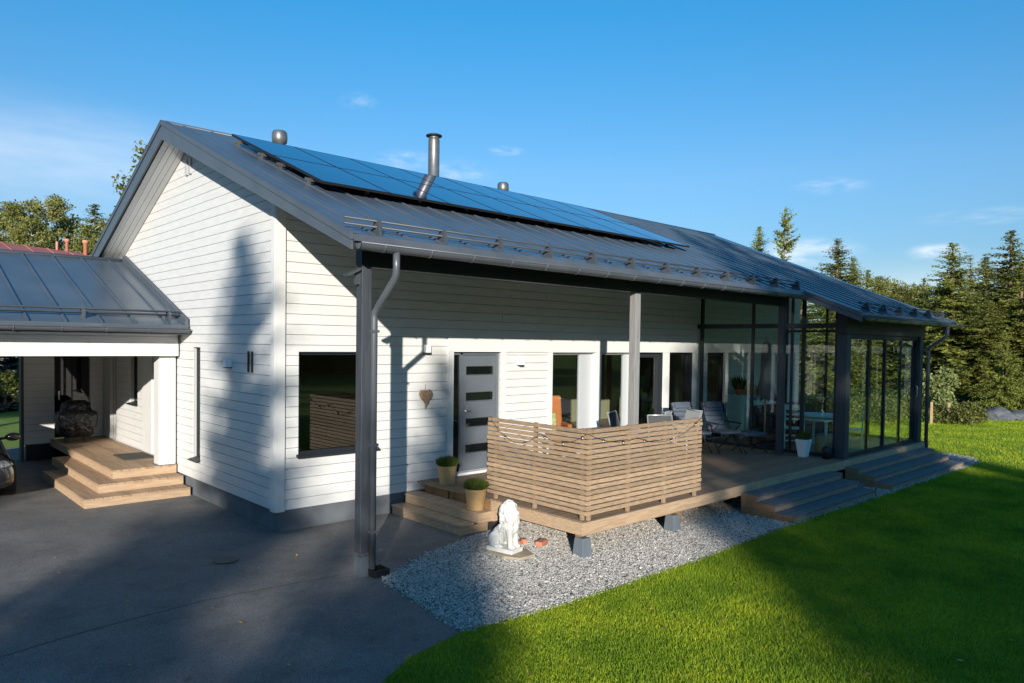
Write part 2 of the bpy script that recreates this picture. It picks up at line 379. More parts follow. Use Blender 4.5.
mb = MB()
mb.box(-.0, 15.6, GY1, GY1 + .15, 0, rz(GY1) - .3); mb.hexa([(15.5, .125, 0), (15.6, .125, 0), (15.6, GY1 - .001, 0), (15.5, GY1 - .001, 0), (15.5, .125, 3.6), (15.6, .125, 3.6), (15.6, GY1 - .001, 3.6), (15.5, GY1 - .001, 3.6)])
mb.prism([(15.5, .125, 3.601), (15.5, GY1 - .001, 3.601), (15.5, GY1 - .001, rz(GY1) - .32), (15.5, RY, RZ - .32), (15.5, .125, rz(.125) - .32)], (.1, 0, 0))
mb.build('rear_wall', M['siding'], house)
mb = MB(); mb.box(.03, 15.55, .03, .25, -.1, ZP - .004); mb.box(.03, .25, .25, GY1, -.1, ZP - .004)
mb.build('plinth', M['plinth'], house)
# corner boards and wall trims
mb = MB(); mb.box(-.030, .115, -.034, -.001, ZP - .012, rz(-.04) + sofv(-.04) - .01); mb.box(-.034, -.001, -.001, .115, ZP - .012, rz(0) + sofv(0) - .01)
mb.build('corner_board', M['trim'], house, .003)
mb = MB(); mb.box(2.98, DX0, -.026, -.001, .46, ZH + .001); mb.box(DX1, 4.29, -.026, -.001, .46, ZH + .001)
for a, b in ((5.38, 5.48), (6.74, 6.90), (7.95, 8.08), (9.03, 9.26), (10.2, 10.31)): mb.box(a, b, -.026, -.001, .46, ZH + .001)
mb.box(2.98, 10.31, -.028, -.001, ZH + .002, ZH + .235)
mb.build('trim_board', M['trim'], house, .003)
# room behind the panes
mb = MB(); mb.box(.3, 15.0, .16, 5.0, .40, .45); mb.build('room_floor', M['floor'], house)
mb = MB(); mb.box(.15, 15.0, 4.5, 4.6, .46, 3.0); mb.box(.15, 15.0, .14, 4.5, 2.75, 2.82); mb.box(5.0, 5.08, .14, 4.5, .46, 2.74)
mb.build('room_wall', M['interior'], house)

def window(x0, x1, z0, z1, depth=.12, fr=.05, fm='frame', sill=False, silver=0.0, bars=()):
    mb = MB(); y0, y1 = depth - .03, depth + .04
    mb.box(x0, x0 + fr, y0, y1, z0, z1); mb.box(x1 - fr - silver, x1, y0, y1, z0, z1)
    mb.box(x0 + fr, x1 - fr - silver, y0, y1, z0, z0 + fr); mb.box(x0 + fr, x1 - fr - silver, y0, y1, z1 - fr, z1)
    for b in bars: mb.box(b - .03, b + .03, y0, y1, z0 + fr, z1 - fr)
    w = mb.build('window', M[fm], house, .003)
    g = MB(); g.box(x0 + fr - .002, x1 - fr - silver + .002, depth, depth + .012, z0 + fr - .002, z1 - fr + .002); g.build('pane', M['glass'], w)
    rv = MB(); rv.box(x0 - .001, x0 + .012, .001, y0 - .001, z0, z1); rv.box(x1 - .012, x1 + .001, .001, y0 - .001, z0, z1); rv.box(x0 + .013, x1 - .013, .001, y0 - .001, z1 - .012, z1 + .001)
    rv.build('reveal', M['trim' if fm != 'frame' else 'frame'], w)
    if sill:
        s = MB(); s.hexa([(x0 - .03, -.06, z0 - .035), (x1 + .03, -.06, z0 - .035), (x1 + .03, y0, z0 + .0), (x0 - .03, y0, z0 + .0), (x0 - .03, -.06, z0 - .01), (x1 + .03, -.06, z0 - .01), (x1 + .03, y0, z0 + .05), (x0 - .03, y0, z0 + .05)])
        s.build('sill', M['frame'], w)
    return w
window(.33, 1.62, 1.06, ZH, .09, .045, 'frame', True)
def tallwindow(x0, x1, silver):
    w = window(x0, x1, .456, ZH, .13, .05, 'framelight', False, silver)
    return w
tallwindow(5.48, 6.74, .30); tallwindow(6.90, 7.95, .12)
window(8.08, 9.03, .456, ZH, .10, .11, 'frame'); window(9.26, 10.20, .456, ZH, .13, .05, 'frame'); window(10.85, 11.65, .456, ZH, .08, .11, 'frame')
# entrance door with a narrow side light
mb = MB(); mb.box(DX0, DX0 + .05, .05, .16, .46, ZH); mb.box(DX0 + .20, DX0 + .25, .05, .16, .46, ZH); mb.box(DX1 - .05, DX1, .05, .16, .46, ZH); mb.box(DX0 + .05, DX1 - .05, .05, .16, ZH - .05, ZH)
dfr = mb.build('door_frame', M['door'], house, .003)
mb = MB(); mb.box(DX0 + .05, DX0 + .2, .09, .10, .46, ZH - .05); mb.build('side_light', M['darkglass'], dfr)
mb = MB(); xs0, xs1 = DX0 + .25, DX1 - .05
slots = [(.80, .94), (1.25, 1.39), (1.70, 1.84), (2.15, 2.29)]; sx0, sx1 = xs0 + .10, xs1 - .05
zc = .462
for a, b in slots: mb.box(xs0, xs1, .08, .13, zc, a); mb.box(xs0, sx0, .08, .13, a + .0005, b - .0005); mb.box(sx1, xs1, .08, .13, a + .0005, b - .0005); zc = b
mb.box(xs0, xs1, .08, .13, zc, ZH - .052)
door = mb.build('front_door', M['door'], house)
mb = MB()
for a, b in slots: mb.box(sx0, sx1, .10, .112, a, b)
mb.build('glass_slot', M['darkglass'], door)
mb = MB()
for a, b in slots: mb.box(sx1 - .012, sx1 + .014, .070, .079, a - .012, b + .012); mb.box(sx0, sx1 - .013, .070, .079, a - .012, a); mb.box(sx0, sx1 - .013, .070, .079, b, b + .012)
mb.build('slot_trim', M['steel'], door)
mb = MB(); mb.box(xs0 + .035, xs0 + .065, .068, .079, 1.42, 1.62); mb.tube([(xs0 + .05, .075, 1.53), (xs0 + .05, .03, 1.53), (xs0 + .17, .03, 1.53)], .011, 8); mb.build('handle', M['steel'], door)
mb = MB(); mb.box(DX0 + .05, DX1 - .02, -.10, .06, .459, .50); mb.build('threshold', M['white'], door)
# gable openings: slit window, doors and window under the carport
def gframe(name, y0, y1, z0, z1, m, depth, glassm, fr=.035, sill=False):
    mb = MB(); a, b = depth - .02, depth + .03
    mb.box(a, b, y0, y0 + fr, z0, z1); mb.box(a, b, y1 - fr, y1, z0, z1); mb.box(a, b, y0 + fr, y1 - fr, z0, z0 + fr); mb.box(a, b, y0 + fr, y1 - fr, z1 - fr, z1)
    o = mb.build(name, m, house)
    g = MB(); g.box(depth, depth + .01, y0 + fr, y1 - fr, z0 + fr, z1 - fr); g.build('pane' if 'window' in name else 'door_leaf', glassm, o)
    if sill:
        s = MB(); s.hexa([(-.07, y0 - .03, z0 - .03), (-.07, y1 + .03, z0 - .03), (a, y1, z0 - .0), (a, y0, z0 - .0), (-.07, y0 - .03, z0 - .012), (-.07, y1 + .03, z0 - .012), (a, y1, z0 + .03), (a, y0, z0 + .03)]); s.build('sill', M['frame'], o)
    return o
gframe('window', 2.90, 3.27, .65, 2.56, M['frame'], .09, M['glass'], .025, True)
gframe('side_door', 4.93, 5.40, .45, 2.45, M['door'], .07, M['door'], .03)
gframe('window', 6.42, 6.95, 1.35, 2.45, M['frame'], .10, M['glass'], .03, True)
gframe('side_door', 7.98, 8.34, .45, 2.45, M['trim'], .07, M['door'], .03)
for a, b in ((5.41, 6.0), (8.35, 8.75)): MB().box(-.028, -.001, a, b, .456, 2.5).build('trim_board', M['trim'], house, .003)
# gable vent under the apex
mb = MB(); mb.box(-.035, -.001, 3.30, 3.40, 5.52, 5.80); mb.box(-.035, -.001, 3.46, 3.56, 5.52, 5.80); mb.build('gable_vent', M['framelight'], house, .004)

# ---- roof
mb = MB()
T = .035
def slab(mb, x0, x1, x0b, x1b, ya, yb, top, bot):     # y = ya eave (x0..x1) to yb ridge (x0b..x1b)
    b0, b1 = (bot(ya), bot(yb)) if callable(bot) else (bot, bot); t0, t1 = (top(ya), top(yb)) if callable(top) else (top, top)
    mb.hexa([(x0, ya, rz(ya) + b0), (x1, ya, rz(ya) + b0), (x1b, yb, rz(yb) + b1), (x0b, yb, rz(yb) + b1),
             (x0, ya, rz(ya) + t0), (x1, ya, rz(ya) + t0), (x1b, yb, rz(yb) + t1), (x0b, yb, rz(yb) + t1)])
slab(mb, XA, XB, XA, XB, EA, RY, 0, -T)
slab(mb, XB + .001, 15.62, XB + .001, 16.45, EB, RY, 0, -T)
slab(mb, XA, 16.45, XA, 16.45, EBK, RY, 0, -T)
# standing seams with two low ribs between
x = XA + .30
while x < 16.3:
    e = EA if x < XB else EB
    for dx, w, h in ((0, .022, .020), (.155, .05, .004), (.31, .05, .004)):
        xx = x + dx
        if xx > 15.6: continue
        ee = EA if xx < XB else EB
        a, b = rp(xx, ee + .01), rp(xx, RY - .08)
        mb.bar(a + SN * (h / 2 - .002), b + SN * (h / 2 - .002), w, h, SN)
    x += .465
mb.tube([(XA + .05, RY, RZ - .012), (16.45, RY, RZ - .012)], .040, 10)
roof = mb.build('roof', M['roof'], house)
# soffit boards (white) along the slope
mb = MB()
def soffit(x0, x1, ya, yb, x1b=None):
    n = max(1, round((x1 - x0) / .115)) if x1 - x0 < 1.2 else 1
    w = (x1 - x0) / n
    for i in range(n): slab(mb, x0 + i * w + .004, x0 + (i + 1) * w - .004, x0 + i * w + .004, x0 + (i + 1) * w - .004, ya, yb, lambda y: sofv(y) + .02, sofv)
soffit(XA + .03, -.01, EA + .05, RY - .02); soffit(XA + .03, -.01, EBK - .05, RY + .02)
soffit(0, XB, EA + .05, -.03); soffit(XB + .02, 15.58, EB + .05, -.03); soffit(0, 15.8, EBK - .05, GY1 + .2)
mb.build('soffit', M['trim'], roof)
mb = MB()       # dark backing between soffit boards and metal sheet
slab(mb, XA + .035, XB, XA + .035, XB, EA + .03, RY, -T - .002, lambda y: sofv(y) + .026); slab(mb, XB + .03, 15.58, XB + .03, 16.3, EB + .03, RY, -T - .002, lambda y: sofv(y) + .026)
slab(mb, XA + .035, 16.3, XA + .035, 16.3, EBK - .03, RY, -T - .002, lambda y: sofv(y) + .026)
mb.build('roof_deck', M['groove'], roof)
# verge boards: lower board, groove, cap
mb = MB()
def verge(x, sgn, ya, yb):
    for t0, b0, b1, o0, o1 in ((-.062, sofv(ya) - .005, sofv(yb) - .015, .0, .028), (.012, -.054, -.054, .0, .042)):
        xa, xb = sorted((x + sgn * o0, x + sgn * o1))
        mb.hexa([(xa, ya, rz(ya) + b0), (xb, ya, rz(ya) + b0), (xb, yb, rz(yb) + b1), (xa, yb, rz(yb) + b1), (xa, ya, rz(ya) + t0), (xb, ya, rz(ya) + t0), (xb, yb, rz(yb) + t0), (xa, yb, rz(yb) + t0)])
    xa, xb = sorted((x + sgn * -.07, x + sgn * .045))
    mb.hexa([(xa, ya, rz(ya) + .013), (xb, ya, rz(ya) + .013), (xb, yb, rz(yb) + .013), (xa, yb, rz(yb) + .013), (xa, ya, rz(ya) + .024), (xb, ya, rz(ya) + .024), (xb, yb, rz(yb) + .024), (xa, yb, rz(yb) + .024)])
verge(XA, -1, EA - .03, RY - .001); mb.build('verge_board', M['roofdark'], roof)
mb = MB(); verge(XA, -1, EBK + .03, RY + .001); mb.build('verge_board', M['roofdark'], roof)
mb = MB(); verge(XB, -1, EB - .03, EA - .04); mb.build('verge_board', M['roofdark'], roof)
MB().box(XA, XB - .04, EA - .015, EA + .03, rz(EA) - .165, rz(EA) - .04).build('eave_board', M['frame'], roof)
MB().box(XB + .01, 15.6, EB - .015, EB + .03, rz(EB) - .165, rz(EB) - .04).build('eave_board', M['frame'], roof)
# snow guards
def guard(x0, x1, yy, spacing):
    mb = MB()
    for off, dy in ((.075, 0), (.135, .02)): mb.tube([rp(x0, yy + dy, off), rp(x1, yy + dy, off)], .013, 8)
    x = x0 + .42
    while x < x1:
        a = rp(x, yy - .09, .0); b = rp(x, yy + .10, 0); c = rp(x, yy + .045, .155); d = rp(x, yy + .0, .155)
        mb.prism([a - Vector((.02, 0, 0)), b - Vector((.02, 0, 0)), c - Vector((.02, 0, 0)), d - Vector((.02, 0, 0))], (.04, 0, 0)); x += spacing
    mb.build('snow_guard', M['rail'], roof)
guard(-.50, 9.85, -2.66, .90); guard(10.2, 15.45, -3.72, .90)
# gutters
def gutter(y, z, x0, x1, r=.068):
    mb = MB(); n = 9
    for k in range(n):
        a0, a1 = math.pi + math.pi * k / n, math.pi + math.pi * (k + 1) / n
        p = [(x0, y + math.cos(a) * rr, z + math.sin(a) * rr) for a, rr in ((a0, r), (a1, r), (a1, r - .006), (a0, r - .006))]
        mb.prism(p, (x1 - x0, 0, 0))
    mb.tube([(x0, y - r, z + .004), (x1, y - r, z + .004)], .010, 6)
    for xx in (x0, x1 - .006):
        mb.prism([(xx, y + math.cos(math.pi + math.pi * k / n) * r, z + math.sin(math.pi + math.pi * k / n) * r) for k in range(n + 1)], (.006, 0, 0))
    x = x0 + .3
    while x < x1:
        mb.tube([(x, y + math.cos(math.pi + math.pi * k / 8) * (r + .004), z + math.sin(math.pi + math.pi * k / 8) * (r + .004)) for k in range(9)], .008, 6); x += .62
    return mb
gutter(-2.85, 3.732, -.42, 9.86).build('gutter', M['gutter'], house)
gutter(-4.0, 3.29, 9.98, 15.75).build('gutter', M['gutter'], house)
mb = MB(); mb.hexa([(XA, EA - .05, 3.755), (XB, EA - .05, 3.755), (XB, EA - .016, 3.83), (XA, EA - .016, 3.83), (XA, EA - .056, 3.758), (XB, EA - .056, 3.758), (XB, EA - .022, 3.835), (XA, EA - .022, 3.835)])
mb.build('drip_edge', M['gutter'], roof)
# downpipes
mb = MB(); mb.tube([(.06, -2.85, 3.69), (.06, -2.85, 3.52), (.065, -2.84, 3.45), (.07, -2.81, 3.40), (.055, -2.49, 3.09), (.045, -2.435, 3.03), (.045, -2.43, 2.96), (.045, -2.43, .08)], .040, 12)
for z in (2.8, 1.5, .5): mb.box(.0, .09, -2.475, -2.39, z, z + .03)
mb.build('downpipe', M['gutter'], house)
mb = MB(); mb.tube([(14.72, -4.0, 3.24), (14.72, -4.0, 3.06), (14.72, -3.98, 3.0), (14.74, -3.64, 2.74), (14.75, -3.6, 2.70), (14.75, -3.6, 2.62), (14.75, -3.6, .22)], .042, 12)
mb.build('downpipe', M['gutter'], house)
# veranda beam and posts
mb = MB(); mb.box(-.11, 10.0, -2.41, -2.28, 3.545, rz(-2.28) + sofv(-2.28) - .004); mb.build('veranda_beam', M['frame'], house)
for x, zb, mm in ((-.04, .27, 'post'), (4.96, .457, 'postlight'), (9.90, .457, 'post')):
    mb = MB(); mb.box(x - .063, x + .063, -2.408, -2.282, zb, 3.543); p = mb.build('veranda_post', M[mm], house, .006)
    if zb < .4:
        mb = MB(); mb.hexa([(x - .08, -2.425, -.05), (x + .07, -2.425, -.05), (x + .07, -2.275, -.05), (x - .08, -2.275, -.05), (x - .058, -2.403, .235), (x + .052, -2.403, .235), (x + .052, -2.293, .235), (x - .058, -2.293, .235)])
        mb.build('post_footing', M['concreteshade'], p)
        mb = MB(); mb.box(x - .03, x + .03, -2.375, -2.315, .236, .269); mb.build('post_shoe', M['steel'], p)
        mb = MB(); mb.hexa([(x - .24, -2.42, 3.42), (x - .08, -2.42, 3.50), (x - .08, -2.30, 3.50), (x - .24, -2.30, 3.42), (x - .25, -2.42, 3.45), (x - .08, -2.42, 3.53), (x - .08, -2.30, 3.53), (x - .25, -2.30, 3.45)]); mb.box(x - .12, x - .064, -2.37, -2.33, 3.34, 3.50); mb.build('floodlight', M['rail'], p)
# flue and roof vents, standing on the back slope
mb = MB(); fx, fy = 5.28, 3.55
mb.lathe([(.15, 0), (.15, .05), (.125, .08), (.125, .88), (.128, .89)], (fx, fy, 6.30), 20); mb.lathe([(.115, .89), (.115, .97)], (fx, fy, 6.30), 20); fl = mb.build('flue', M['galv'], roof)
MB().lathe([(.175, .965), (.18, .99), (.13, 1.01)], (fx, fy, 6.30), 20).build('rain_cap', M['frame'], roof)
for vx, vy, vr, vz in ((1.68, 3.55, .145, 6.30), (7.36, 3.55, .14, 6.24)):
    mb = MB(); mb.lathe([(vr * .75, -.1), (vr * .75, .10), (vr * .92, .12), (vr, .2), (vr * .95, .30), (vr * .8, .335)], (vx, vy, vz), 18); mb.build('roof_vent', M['galv'], roof)

# ---- solar panels
ords = ['first', 'second', 'third', 'fourth', 'fifth', 'sixth', 'seventh', 'eighth']
PW, PL = 1.083, 1.655
cs = 1 / math.sqrt(1 + SL * SL)
sdir = Vector((0, cs, SL * cs))
proto = None
for row in range(2):
    for k in range(8):
        o0 = rp(.32 + PW * k, -.62 + (PL + .012) * cs * row, .105)
        lab = f"{'lower' if row == 0 else 'upper'}-row solar panel on the house roof, {ords[k]} from the white gable"
        if proto is None:
            t = thing('solar_panel', lab, 'solar panel', o0, 'solar panels on the house roof'); proto = t
            def W(x, l, n): return o0 + Vector((x, 0, 0)) + sdir * l + SN * n
            mb = MB()
            for (xa, xb, la, lb) in ((.003, PW - .003, 0, .014), (.003, PW - .003, PL - .014, PL), (.003, .017, .0145, PL - .0145), (PW - .017, PW - .003, .0145, PL - .0145)):
                mb.hexa([W(xa, la, 0), W(xb, la, 0), W(xb, lb, 0), W(xa, lb, 0), W(xa, la, .036), W(xb, la, .036), W(xb, lb, .036), W(xa, lb, .036)])
            mb.build('panel_frame', M['black'], t)
            mb = MB(); mb.hexa([W(.017, .0145, .020), W(PW - .017, .0145, .020), W(PW - .017, PL - .0145, .020), W(.017, PL - .0145, .020), W(.017, .0145, .034), W(PW - .017, .0145, .034), W(PW - .017, PL - .0145, .034), W(.017, PL - .0145, .034)])
            mb.build('cell_sheet', M['solar'], t)
        else:
            t = copy_tree(proto); t.location = o0; t['label'] = lab
mb = MB()
for l in (.35, 1.3, 2.0, 2.95):
    a = rp(.25, -.62, .075) + sdir * l; b = rp(.32 + PW * 8 + .05, -.62, .075) + sdir * l; mb.bar(a, b, .04, .04, SN)
    x = .3
    while x < 9.1:
        p = rp(x, -.62, 0) + sdir * l; mb.bar(p, p + SN * .06, .05, .05); x += .93
mb.build('panel_rail', M['galv'], roof)

# ================================================================== SUNROOM
sun = thing('sunroom', 'glass-walled sunroom with dark frames at the far end of the veranda', 'sunroom', (12.5, -1.8, .456))
SX0, SX1, SY = 10.38, 14.62, -3.42
ZD = .458
def column(x0, x1, y0, y1, z0, z1, m='post'):
    return MB().box(x0, x1, y0, y1, z0, z1).build('corner_column', M[m], sun, .005)
column(SX0 - .06, SX0 + .14, SY - .08, SY + .12, ZD, 2.98); column(SX1 - .12, SX1 + .10, SY - .08, SY + .12, ZD, 2.98)
mb = MB(); mb.box(SX0 - .10, SX1 + .15, SY - .09, SY + .12, 2.983, rz(SY - .09) + sofv(SY - .09) - .004); mb.build('eave_beam', M['frame'], sun)
# left wall
mb = MB()
def sof(y): return rz(y) + sofv(y) - .006
for y, w in ((-.14, .07), (-1.43, .05), (-2.33, .04), (-2.58, .07), (-3.27, .05)): mb.box(SX0 - .03, SX0 + .03, y - w / 2, y + w / 2, ZD + .061, sof(y - w / 2) - .01)
mb.build('mullion', M['frame'], sun)
MB().box(SX0 - .045, SX0 + .045, SY + .121, -.04, 3.10, 3.20).build('transom', M['frame'], sun)
MB().box(SX0 - .04, SX0 + .04, SY + .121, -.04, ZD, ZD + .06).build('sill', M['frame'], sun)
def pane(pts, d=(.01, 0, 0)): MB().prism(pts, d).build('glass_pane', M['glassclear'], sun)
ys = [-.175, -1.405, -1.455, -2.31, -2.35, -2.545, -2.615, -3.245]
for a, b in ((ys[0], ys[1]), (ys[2], ys[3]), (ys[4], ys[5]), (ys[6], ys[7])):
    pane([(SX0, a, ZD + .06), (SX0, b, ZD + .06), (SX0, b, 3.10), (SX0, a, 3.10)])
    pane([(SX0, a, 3.20), (SX0, b, 3.20), (SX0, b, sof(b)), (SX0, a, sof(a))])
# front sliding panels
fx_ = [SX0 + .14, 11.60, 12.50, 13.45, SX1 - .12]
for za, zb in ((ZD, ZD + .05), (2.915, 2.982)): MB().box(fx_[0], fx_[-1], SY - .03, SY + .04, za, zb).build('sliding_track', M['frame'], sun)
for i, (a, b) in enumerate(zip(fx_, fx_[1:])):
    yo = SY + (.012 if i % 2 else -.012)
    mb = MB(); mb.box(a - .0 if i == 0 else a - .03, a + .035, yo - .018, yo + .018, ZD + .052, 2.914); mb.box(b - .035, b, yo - .018, yo + .018, ZD + .052, 2.914); mb.box(a + .036, b - .036, yo - .018, yo + .018, ZD + .052, ZD + .09); mb.box(a + .036, b - .036, yo - .018, yo + .018, 2.88, 2.914)
    fo = mb.build('sliding_panel', M['frame'], sun)
    MB().box(a + .034, b - .034, yo - .004, yo + .004, ZD + .088, 2.882).build('pane', M['glassclear'], fo)
mb = MB(); mb.tube([(14.33, SY - .06, 1.55), (14.33, SY - .09, 1.58), (14.33, SY - .09, 1.80), (14.33, SY - .06, 1.83)], .012, 8); mb.build('pull_handle', M['steel'], sun)
# right wall
mb = MB()
for y, w in ((-.1, .07), (-1.2, .05), (-2.3, .05)): mb.box(SX1 - .03, SX1 + .03, y - w / 2, y + w / 2, ZD + .061, sof(y - w / 2) - .01)
mb.box(SX1 - .04, SX1 + .04, SY + .121, -.04, 3.10, 3.16); mb.box(SX1 - .04, SX1 + .04, SY + .121, -.04, ZD, ZD + .06); mb.build('right_frame', M['frame'], sun)
for a, b in ((-.135, -1.175), (-1.225, -2.275), (-2.325, SY + .122)):
    pane([(SX1, a, ZD + .06), (SX1, b, ZD + .06), (SX1, b, 3.10), (SX1, a, 3.10)]); pane([(SX1, a, 3.16), (SX1, b, 3.16), (SX1, b, sof(b)), (SX1, a, sof(a))])

# ================================================================== DECK
deck = thing('wooden_deck', 'long brown wooden veranda deck along the front of the white house', 'deck', (8.6, -1.8, 0))
ZT = .456
mb = MB(); y = -3.55
while y < -.03:
    y1 = min(y + .137, -.012); xx = 2.38 if y > -1.80 else 2.44
    mb.box(xx, 14.95, y, y1 - .006, ZT - .028, ZT); y += .137
mb.build('deck_boards', M['deck'], deck)
mb = MB(); mb.box(2.40, 14.97, -3.590, -3.553, .300, ZT + .002); mb.build('rim_board', M['deckrim'], deck, .003)
mb = MB(); mb.box(2.36, 2.398, -3.590, -1.86, .300, ZT + .002); mb.build('rim_board', M['deckrim'], deck, .003)
mb = MB()
for y in (-3.42, -2.0, -.7): mb.box(2.45, 14.9, y - .03, y + .03, .24, ZT - .030)
x = 2.5
while x < 14.9: mb.box(x - .024, x + .024, -3.55, -.1, .275, ZT - .032); x += .6
mb.build('joist', M['joist'], deck)
for fx0, fy0 in ((2.50, -3.47), (4.47, -3.47), (9.85, -3.40), (14.3, -3.42), (2.7, -1.9), (6.6, -3.3)):
    mb = MB(); B_, T_ = .098, .072; mb.hexa([(fx0 - B_, fy0 - B_, -.05), (fx0 + B_, fy0 - B_, -.05), (fx0 + B_, fy0 + B_, -.05), (fx0 - B_, fy0 + B_, -.05), (fx0 - T_, fy0 - T_, .239), (fx0 + T_, fy0 - T_, .239), (fx0 + T_, fy0 + T_, .239), (fx0 - T_, fy0 + T_, .239)])
    mb.build('footing', M['concrete'], deck, .008)
tag(rebase(MB().box(4.66, 4.86, -3.36, -3.2, 0.0, .20).build('timber_block', M['joist'], None, .006)), 'brown offcut of timber beside the right grey footing under the deck', 'timber block')
tag(rebase(MB().box(9.62, 9.98, -4.02, -3.72, 0.0, .10).build('concrete_pad', M['concrete'], None, .01)), 'grey concrete pad on the gravel between the two garden stairs', 'concrete pad')

# steps
def steps(name, label, tiers, tread_m, side_m, along, loc):
    t = thing(name, label, 'steps', loc, 'outdoor wooden steps')
    for (x0, x1, y0, y1, z0, z1) in tiers:
        mb = MB()
        if along == 'x':
            n = max(1, round((y1 - y0) / .15)); w = (y1 - y0) / n
            for i in range(n): mb.box(x0 - .015, x1 + .015, y0 + i * w + .003, y0 + (i + 1) * w - .003, z1 - .03, z1)
        else:
            n = max(1, round((x1 - x0) / .14)); w = (x1 - x0) / n
            for i in range(n): mb.box(x0 + i * w + .003, x0 + (i + 1) * w - .003, y0 - .015, y1 + .015, z1 - .03, z1)
        mb.build('tread', tread_m, t)
        mb = MB(); mb.box(x0 + .002, x1 - .002, y0 + .002, y0 + .028, z0 + .01, z1 - .031); mb.box(x0 + .002, x0 + .028, y0 + .029, y1, z0 + .01, z1 - .031); mb.box(x1 - .028, x1 - .002, y0 + .029, y1, z0 + .01, z1 - .031)
        mb.build('riser', side_m, t)
    return t
def garden_steps(label, x0, x1):
    t = thing('garden_steps', label, 'steps', ((x0 + x1) / 2, -4.0, 0), 'outdoor wooden steps')
    for i, (ya, yb, z) in enumerate(((-3.84, -3.594, .345), (-4.15, -3.845, .232), (-4.46, -4.155, .118))):
        mb = MB(); m_ = (ya + yb) / 2
        mb.box(x0 + .041, x1 - .041, ya - .02, m_ - .003, z - .03, z); mb.box(x0 + .041, x1 - .041, m_ + .003, yb, z - .03, z); mb.build('tread', M['step'], t)
        MB().box(x0 + .042, x1 - .042, ya, ya + .03, max(z - .112, .0), z - .031).build('riser', M['stepriser'], t)
        for xx in (x0, x1 - .04):
            MB().box(xx, xx + .04, ya - .01, -3.594, max(z - .111, 0), z - .002).build('stringer', M['stepside'], t)
garden_steps('nearer wide wooden garden stair of three grey-brown treads', 6.18, 9.42)
garden_steps('farther wide wooden garden stair below the sunroom glass', 10.15, 14.55)
es = thing('entrance_steps', 'two brown wooden steps up to the grey front door', 'steps', (2.1, -.9, 0), 'outdoor wooden steps')
for x0, x1, y0, z in ((2.14, 2.40, -1.86, .304), (1.90, 2.135, -1.76, .152)):
    MB().box(x0 - .02, x1, y0, -.035, z - .035, z).build('tread', M['entry'] if 0 else M['deckrim'], es, .003)
    MB().box(x0, x0 + .03, y0 + .02, -.035, z - .150, z - .036).build('riser', M['deckrim'], es)
    MB().box(x0 + .031, 2.90 if z > .2 else 2.40, y0 + .02, y0 + .05, z - .150, z - .036).build('riser', M['deckrim'], es)
MB().box(2.401, 2.92, -1.86, -1.80, .15, .452).build('riser', M['deckrim'], es)

# ================================================================== SLAT SCREEN
fence = thing('slat_screen', 'tan horizontal slat privacy screen round the deck corner', 'screen', (3.2, -3.2, ZT))
Z0s, Z1s, NS = .535, 1.64, 17
pitch = (Z1s - Z0s) / NS
mb = MB()
for i in range(NS):
    z = Z0s + i * pitch; j = random.Random(i).uniform(-.012, .012)
    mb.box(2.475 + j, 5.04 + j, -3.573, -3.545, z, z + .049)
mb.build('slat_panel', M['slat'], fence)
mb = MB()
for i in range(NS):
    z = Z0s + i * pitch; j = random.Random(i + 50).uniform(-.012, .012)
    mb.box(2.447, 2.475, -3.571, -1.66 + j, z, z + .049)
mb.build('slat_panel', M['slat'], fence)
for x in (2.545, 3.34, 4.16, 4.94): MB().box(x - .024, x + .024, -3.5445, -3.50, ZT + .001, Z1s - .01).build('fence_post', M['slat'], fence, .003)
for y in (-3.46, -2.60, -1.80): MB().box(2.4755, 2.52, y - .024, y + .024, ZT + .001, Z1s - .01).build('fence_post', M['slat'], fence, .003)
# string of small lamps on the screen
sl = thing('string_lights', 'dark string of small bulbs draped over the slat screen', 'string lights', (2.5, -3.5, ZT + .5))
def sag(a, b, s, n=10):
    a, b = Vector(a), Vector(b); return [a.lerp(b, t / n) + Vector((0, 0, -s * 4 * (t / n) * (1 - t / n))) for t in range(n + 1)]
path = sag((2.435, -1.75, 1.60), (2.435, -2.75, 1.50), .22) + sag((2.435, -2.75, 1.50), (2.435, -3.585, 1.58), .12)[1:] + sag((2.435, -3.585, 1.58), (3.45, -3.588, 1.45), .08)[1:] + sag((3.45, -3.588, 1.45), (5.0, -3.588, 1.63), .18)[1:]
MB().tube(path, .0035, 5).build('cord', M['black'], sl)
for k in range(3, len(path) - 1, 4):
    p = path[k]; mb = MB(); mb.lathe([(.012, 0), (.014, -.035)], p, 8); b_ = mb.build('bulb', M['steel'], sl); MB().lathe([(.016, .012), (.016, -.004)], p, 8).build('socket', M['black'], b_)

# ================================================================== CARPORT
cp = thing('carport', 'white carport with grey standing seam roof built against the gable wall', 'carport', (-3.5, 7, 0))
CR_Y, CR_Z, CE_Y, CE_Z = 7.15, 4.30, 3.36, 2.93
csl = (CR_Z - CE_Z) / (CR_Y - CE_Y)
def cz(y): return CR_Z - csl * abs(y - CR_Y)
CN = Vector((0, -csl, 1)).normalized()
CX0, CX1 = -7.2, -.012
mb = MB()
for ya, yb in ((CE_Y, CR_Y), (CR_Y + (CR_Y - CE_Y), CR_Y)):
    mb.hexa([(CX0, ya, cz(ya) - .03), (CX1, ya, cz(ya) - .03), (CX1, yb, cz(yb) - .03), (CX0, yb, cz(yb) - .03), (CX0, ya, cz(ya)), (CX1, ya, cz(ya)), (CX1, yb, cz(yb)), (CX0, yb, cz(yb))])
for k in range(14):
    x = -.36 - .50 * k
    a = Vector((x, CE_Y + .01, cz(CE_Y + .01))) + CN * .014; b = Vector((x, CR_Y - .03, cz(CR_Y - .03))) + CN * .014
    mb.bar(a, b, .022, .034, CN)
